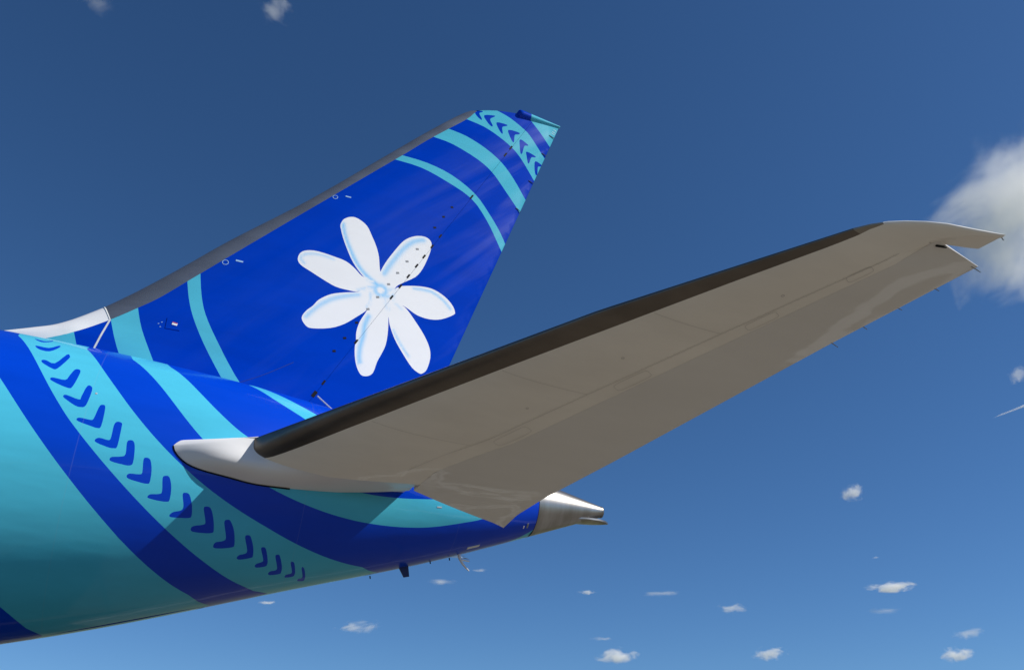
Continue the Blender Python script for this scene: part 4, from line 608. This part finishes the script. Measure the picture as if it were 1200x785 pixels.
for f, n in ((.82, 150), (.78, 150)):
    for y in np.linspace(-2.7, -9.15, 75): p_ = under(*fr(y, f), off=.002); r_ = .0055; rivets = globals().setdefault('rivets', []); rivets.append([p_+A((r_*math.cos(t), r_*math.sin(t), 0)) for t in np.linspace(0, 2*math.pi, 7)[:-1]])
V_ = [v for r in rivets for v in r]; rv = link('fastener_rows', mesh_from('fastener_rows', V_, [tuple(range(6*i, 6*i+6)) for i in range(len(rivets))], smooth=False), M_joint, stab); rv['kind'] = 'stuff'
for y0, f, l_, w_ in ((-4.05, .90, .32, .10), (-5.9, .90, .28, .09), (-7.6, .90, .22, .07), (-8.75, .86, .16, .06)):
    cx, cy_ = fr(y0, f); ax_ = A((HG[4]-HG[3])/np.linalg.norm(HG[4]-HG[3])); ay_ = A((-ax_[1], ax_[0]))
    under_line('access_cover', [A((cx, cy_))+ax_*l_*np.sign(math.cos(t))*abs(math.cos(t))**.4+ay_*w_*np.sign(math.sin(t))*abs(math.sin(t))**.4 for t in np.linspace(0, 2*math.pi, 29)], .007, M_joint, stab)
for y0, f in ((-3.2, .55), (-4.8, .62), (-6.3, .5), (-8.1, .6)):
    cx, cy_ = fr(y0, f); under_line('drain_ring', [(cx+.018*math.cos(t), cy_+.018*math.sin(t)) for t in np.linspace(0, 2*math.pi, 9)], .012, M_joint, stab)
# hinge bracket in the notch behind the tip
box_mesh('hinge_bracket', zt_ if False else A((-.32, -9.445, float(zplane(-.32, -9.445))-.018)), (.07, -.012, 0), (.0, .01, 0), (0, 0, .012), M_dark, tip)

# root fairing
Lin = A([(-8.337, -2.043, 6.295), (-8.307, -2.04, 6.224), (-8.245, -2.029, 6.155), (-8.144, -2.008, 6.082), (-8.022, -1.981, 6.035), (-7.826, -1.939, 6.002), (-7.434, -1.857, 5.975), (-7.028, -1.764, 5.955), (-6.482, -1.66, 5.99), (-5.938, -1.66, 6.051), (-5.093, -1.66, 6.167), (-4.50, -1.80, 6.235)])
Uin = A([(-8.337, -2.043, 6.295), (-8.306, -2.03, 6.35), (-8.252, -2.015, 6.398), (-8.156, -1.99, 6.427), (-7.97, -1.95, 6.456), (-7.6, -1.88, 6.50), (-7.2, -1.80, 6.56), (-6.7, -1.70, 6.62), (-6.2, -1.6, 6.62), (-5.6, -1.55, 6.56), (-5.0, -1.60, 6.47), (-4.50, -1.80, 6.40)])
def resample3(q, n):
    q = crm(q, 8); s = np.r_[0, np.cumsum(np.linalg.norm(np.diff(q, axis=0), axis=1))]; t = np.linspace(0, 1, n)**1.4*s[-1]; return np.stack([np.interp(t, s, q[:, k]) for k in range(3)], -1)
nF = 48
yo = -2.109; xo = np.linspace(0, 1, nF)**2; Xo = float(stab_le(yo))+(float(hinge_x(yo))-.004-float(stab_le(yo)))*xo
Ol, Ou = stab_low(Xo, np.full(nF, yo)), stab_top(Xo, np.full(nF, yo))
dOl = (stab_low(Xo+.9*.768*.3, np.full(nF, yo-.3))-Ol)/.3; dOu = (stab_top(Xo+.9*.768*.3, np.full(nF, yo-.3))-Ou)/.3
def loft(I_, O_, dO, n=18):
    g = []
    for v in np.linspace(0, 1, n):
        h00, h10, h01, h11 = 2*v**3-3*v**2+1, v**3-2*v**2+v, -2*v**3+3*v**2, v**3-v**2
        g.append(h00*I_+h10*(O_-I_)+h01*O_+h11*(O_-I_)*1.0)
        g[-1] = g[-1]+A((0, -.10, -.035))*(math.sin(math.pi*v)**1.2*np.exp(-(xo/.22)**2))[:, None]
    return A(g)
gl, gu = loft(resample3(Lin, nF), Ol, dOl), loft(resample3(Uin, nF), Ou, dOu)
rin = [np.stack([q_, A([(p_[0], -.85, .5*(p_[2]+zplane(p_[0], p_[1]))+.12) for p_ in q_])], 0) for q_ in (resample3(Lin, nF), resample3(Uin, nF))]
fairing = sheets('root_fairing', rin+[np.concatenate([gu[:, ::-1], gl[:, 1:]], 1), np.stack([gl[0], gl[0]*A((1, .9, 1))], 0)], M_fair, stab); fairing['label'] = 'white rounded fairing where the tailplane meets the fuselage'
add_tube('seal_gap', [tuple(p_+A((-.006, -.004, -.012))) for p_ in crm(Lin[:9], 6)], .011, M_dark, fairing, 6)
# starboard tailplane: the same parts mirrored
def mirrored(o, parent):
    me = o.data.copy(); co_ = np.zeros(len(me.vertices)*3); me.vertices.foreach_get('co', co_); co_ = co_.reshape(-1, 3)*mir; me.vertices.foreach_set('co', co_.ravel()); me.flip_normals()
    c = o.copy(); c.data = me; col.objects.link(c); c.parent = parent
    if 'label' in c: c['label'] = c['label'].replace('port', 'starboard')
    return c
def mirror_tree(o, parent):
    c = mirrored(o, parent)
    for ch in [x for x in o.children]: mirror_tree(ch, c)
    return c
stab_far = mirror_tree(stab, plane); stab_far.matrix_world = Matrix.Translation((0, 1.3, 6.3)) @ Matrix.Rotation(R(5.5), 4, 'X') @ Matrix.Translation((0, -1.3, -6.3))

# ---------- clouds ----------
CLOUDS = [
('large white wispy cloud behind the tailplane tip at the right edge',(1080.3,646.7,793.1),331.7,228.5,'big',35),
('small torn white cloud near the top, left of the middle',(1.3,870.7,952.6),63.9,56.2,'mid',50),
('faint scrap of cloud at the very top left',(-208.8,899.1,903.4),58.8,38.3,'faint',0),
('small torn cloud at the right edge above the thin vapour trail',(1359.7,925.4,696.7),60.1,38.9,'mid',20),
('thin straight vapour trail at the right edge of the sky',(3094.4,2055.4,1445.3),330.2,11.0,'streak',12),
('small bright round puff alone in the sky right of the tail cone',(1731.1,1753.8,779.0),76.7,51.1,'solid',8),
('ragged flat white cloud low in the sky under the fuselage',(651.7,2863.7,526.0),185.7,53.7,'mid',8),
('faint flat smear of cloud just below the blade antenna',(891.0,2767.4,670.2),132.7,24.8,'faint',0),
('tiny two humped white cloud below the tail cone',(1336.5,2588.7,642.0),70.8,22.7,'mid',0),
('long faint smear of cloud right of the tiny two humped cloud',(1547.3,2470.3,634.9),154.8,24.8,'faint',0),
('tiny faint streak of cloud just below the white bent mast',(1004.2,2718.2,710.0),84.0,16.5,'faint',0),
('white cloud head rising at the bottom edge left of the middle',(1527.4,2751.6,476.0),155.7,57.2,'solid',0),
('thin pale cloud lying just over the cloud head at the bottom edge',(1484.3,2764.6,533.9),99.1,17.6,'faint',0),
('flat topped white cloud, the brightest one low on the right',(2093.7,2034.9,616.2),145.9,35.1,'solid',0),
('soft grey white cloud low on the right, left of the flat topped one',(1735.5,2355.9,581.1),119.4,41.3,'mid',0),
('faint grey veil under the flat topped white cloud',(2087.1,2059.8,551.7),141.5,28.9,'faint',0),
('domed white cloud near the bottom right corner',(2313.5,1979.5,490.9),128.0,42.7,'mid',0),
('white cloud tip at the bottom edge, left of the domed cloud',(1950.5,2470.1,476.1),122.6,48.4,'solid',0),
('white cloud tip at the bottom edge right under the domed cloud',(2363.9,2085.9,445.1),108.5,48.4,'solid',0),
('small pale cloud half hidden behind the belly of the fuselage',(351.9,2905.5,583.2),79.6,18.6,'mid',5),
('tiny faint dot of cloud above the flat topped white cloud',(2060.5,2040.0,705.4),39.8,10.3,'faint',0),

]
def cloud_mat(name, dens, scale, thr, soft, aniso=.0, squash=1., seed=0):
    q = NT(name); q.t.nodes.remove(q.p); out_ = [n for n in q.t.nodes if n.type == 'OUTPUT_MATERIAL'][0]
    v = q.n('ShaderNodeVolumePrincipled'); v.inputs['Color'].default_value = (1, 1, 1, 1); v.inputs['Anisotropy'].default_value = aniso
    tc = q.n('ShaderNodeTexCoord'); mp = q.n('ShaderNodeMapping'); mp.inputs['Scale'].default_value = (1, squash, 1); mp.inputs['Location'].default_value = (seed*3.71, seed*1.93, seed*5.17); q.l(tc.outputs['Object'], mp.inputs[0])
    no = q.n('ShaderNodeTexNoise', Scale=scale, Detail=6., Roughness=.62, Distortion=.4); q.l(mp.outputs[0], no.inputs['Vector'])
    ln = q.n('ShaderNodeVectorMath', operation='LENGTH'); q.l(tc.outputs['Object'], ln.inputs[0])
    # density = smooth(noise - falloff of the unit-ball radius)
    m1 = q.n('ShaderNodeMath', operation='MULTIPLY_ADD'); q.l(ln.outputs['Value'], m1.inputs[0]); m1.inputs[1].default_value = thr; m1.inputs[2].default_value = .27
    m2 = q.n('ShaderNodeMath', operation='SUBTRACT'); q.l(no.outputs[0], m2.inputs[0]); q.l(m1.outputs[0], m2.inputs[1])
    mr = q.n('ShaderNodeMapRange', interpolation_type='SMOOTHSTEP'); q.l(m2.outputs[0], mr.inputs['Value']); mr.inputs['From Min'].default_value = 0.; mr.inputs['From Max'].default_value = soft
    mr.inputs['To Max'].default_value = dens; q.l(mr.outputs[0], v.inputs['Density']); q.l(v.outputs[0], out_.inputs['Volume'])
    return q.m
import bmesh
def cloud(label, pos, wid, hei, kind, seed, roll=0.):
    bm = bmesh.new(); bmesh.ops.create_icosphere(bm, subdivisions=4, radius=1)
    for v_ in bm.verts:
        n_ = noise.noise(v_.co*1.7+Vector((seed*7.3, 1.1, 2.2))); v_.co *= .92+.22*n_
    me = bpy.data.meshes.new('cloud'); bm.to_mesh(me); bm.free()
    o = link('cloud', me, None); o['label'] = label; o['category'] = 'cloud'
    depth = .5*(wid+hei) if kind != 'streak' else hei
    m = float(min(wid, hei)); op = {'solid': 1.9, 'mid': 1.1, 'faint': .4, 'big': 10.0, 'streak': 1.8}[kind]
    thr, soft = {'solid': (.38, .16), 'mid': (.44, .22), 'faint': (.42, .32), 'big': (.32, .40), 'streak': (.2, .2)}[kind]
    mt = cloud_mat('cloud_'+kind, op/m, {'solid': 1.7, 'mid': 1.8, 'faint': 1.3, 'big': 1.15, 'streak': .8}[kind], thr, soft, squash=1. if kind in ('big', 'streak') else .6, seed=seed)
    me.materials.append(mt)
    d = Vector(pos)-Vector(CAM); zz = -d.normalized(); q_ = zz.to_track_quat('Z', 'Y')
    # upright ellipsoid turned to its own long side; roll tips the long axis
    xx = rt.copy() if False else Vector((d.y, -d.x, 0)).normalized(); yy = zz.cross(xx); rot = Matrix((xx, yy, zz)).transposed().to_4x4() @ Matrix.Rotation(roll, 4, 'Z')
    o.matrix_world = Matrix.Translation(pos) @ rot @ Matrix.Diagonal((wid*.62, hei*.62, depth*.6, 1))
    return o
for i, (lab, pos, wd_, hg_, kd, rl) in enumerate(CLOUDS): cloud(lab, pos, wd_, hg_, kd, i+1, R(rl))
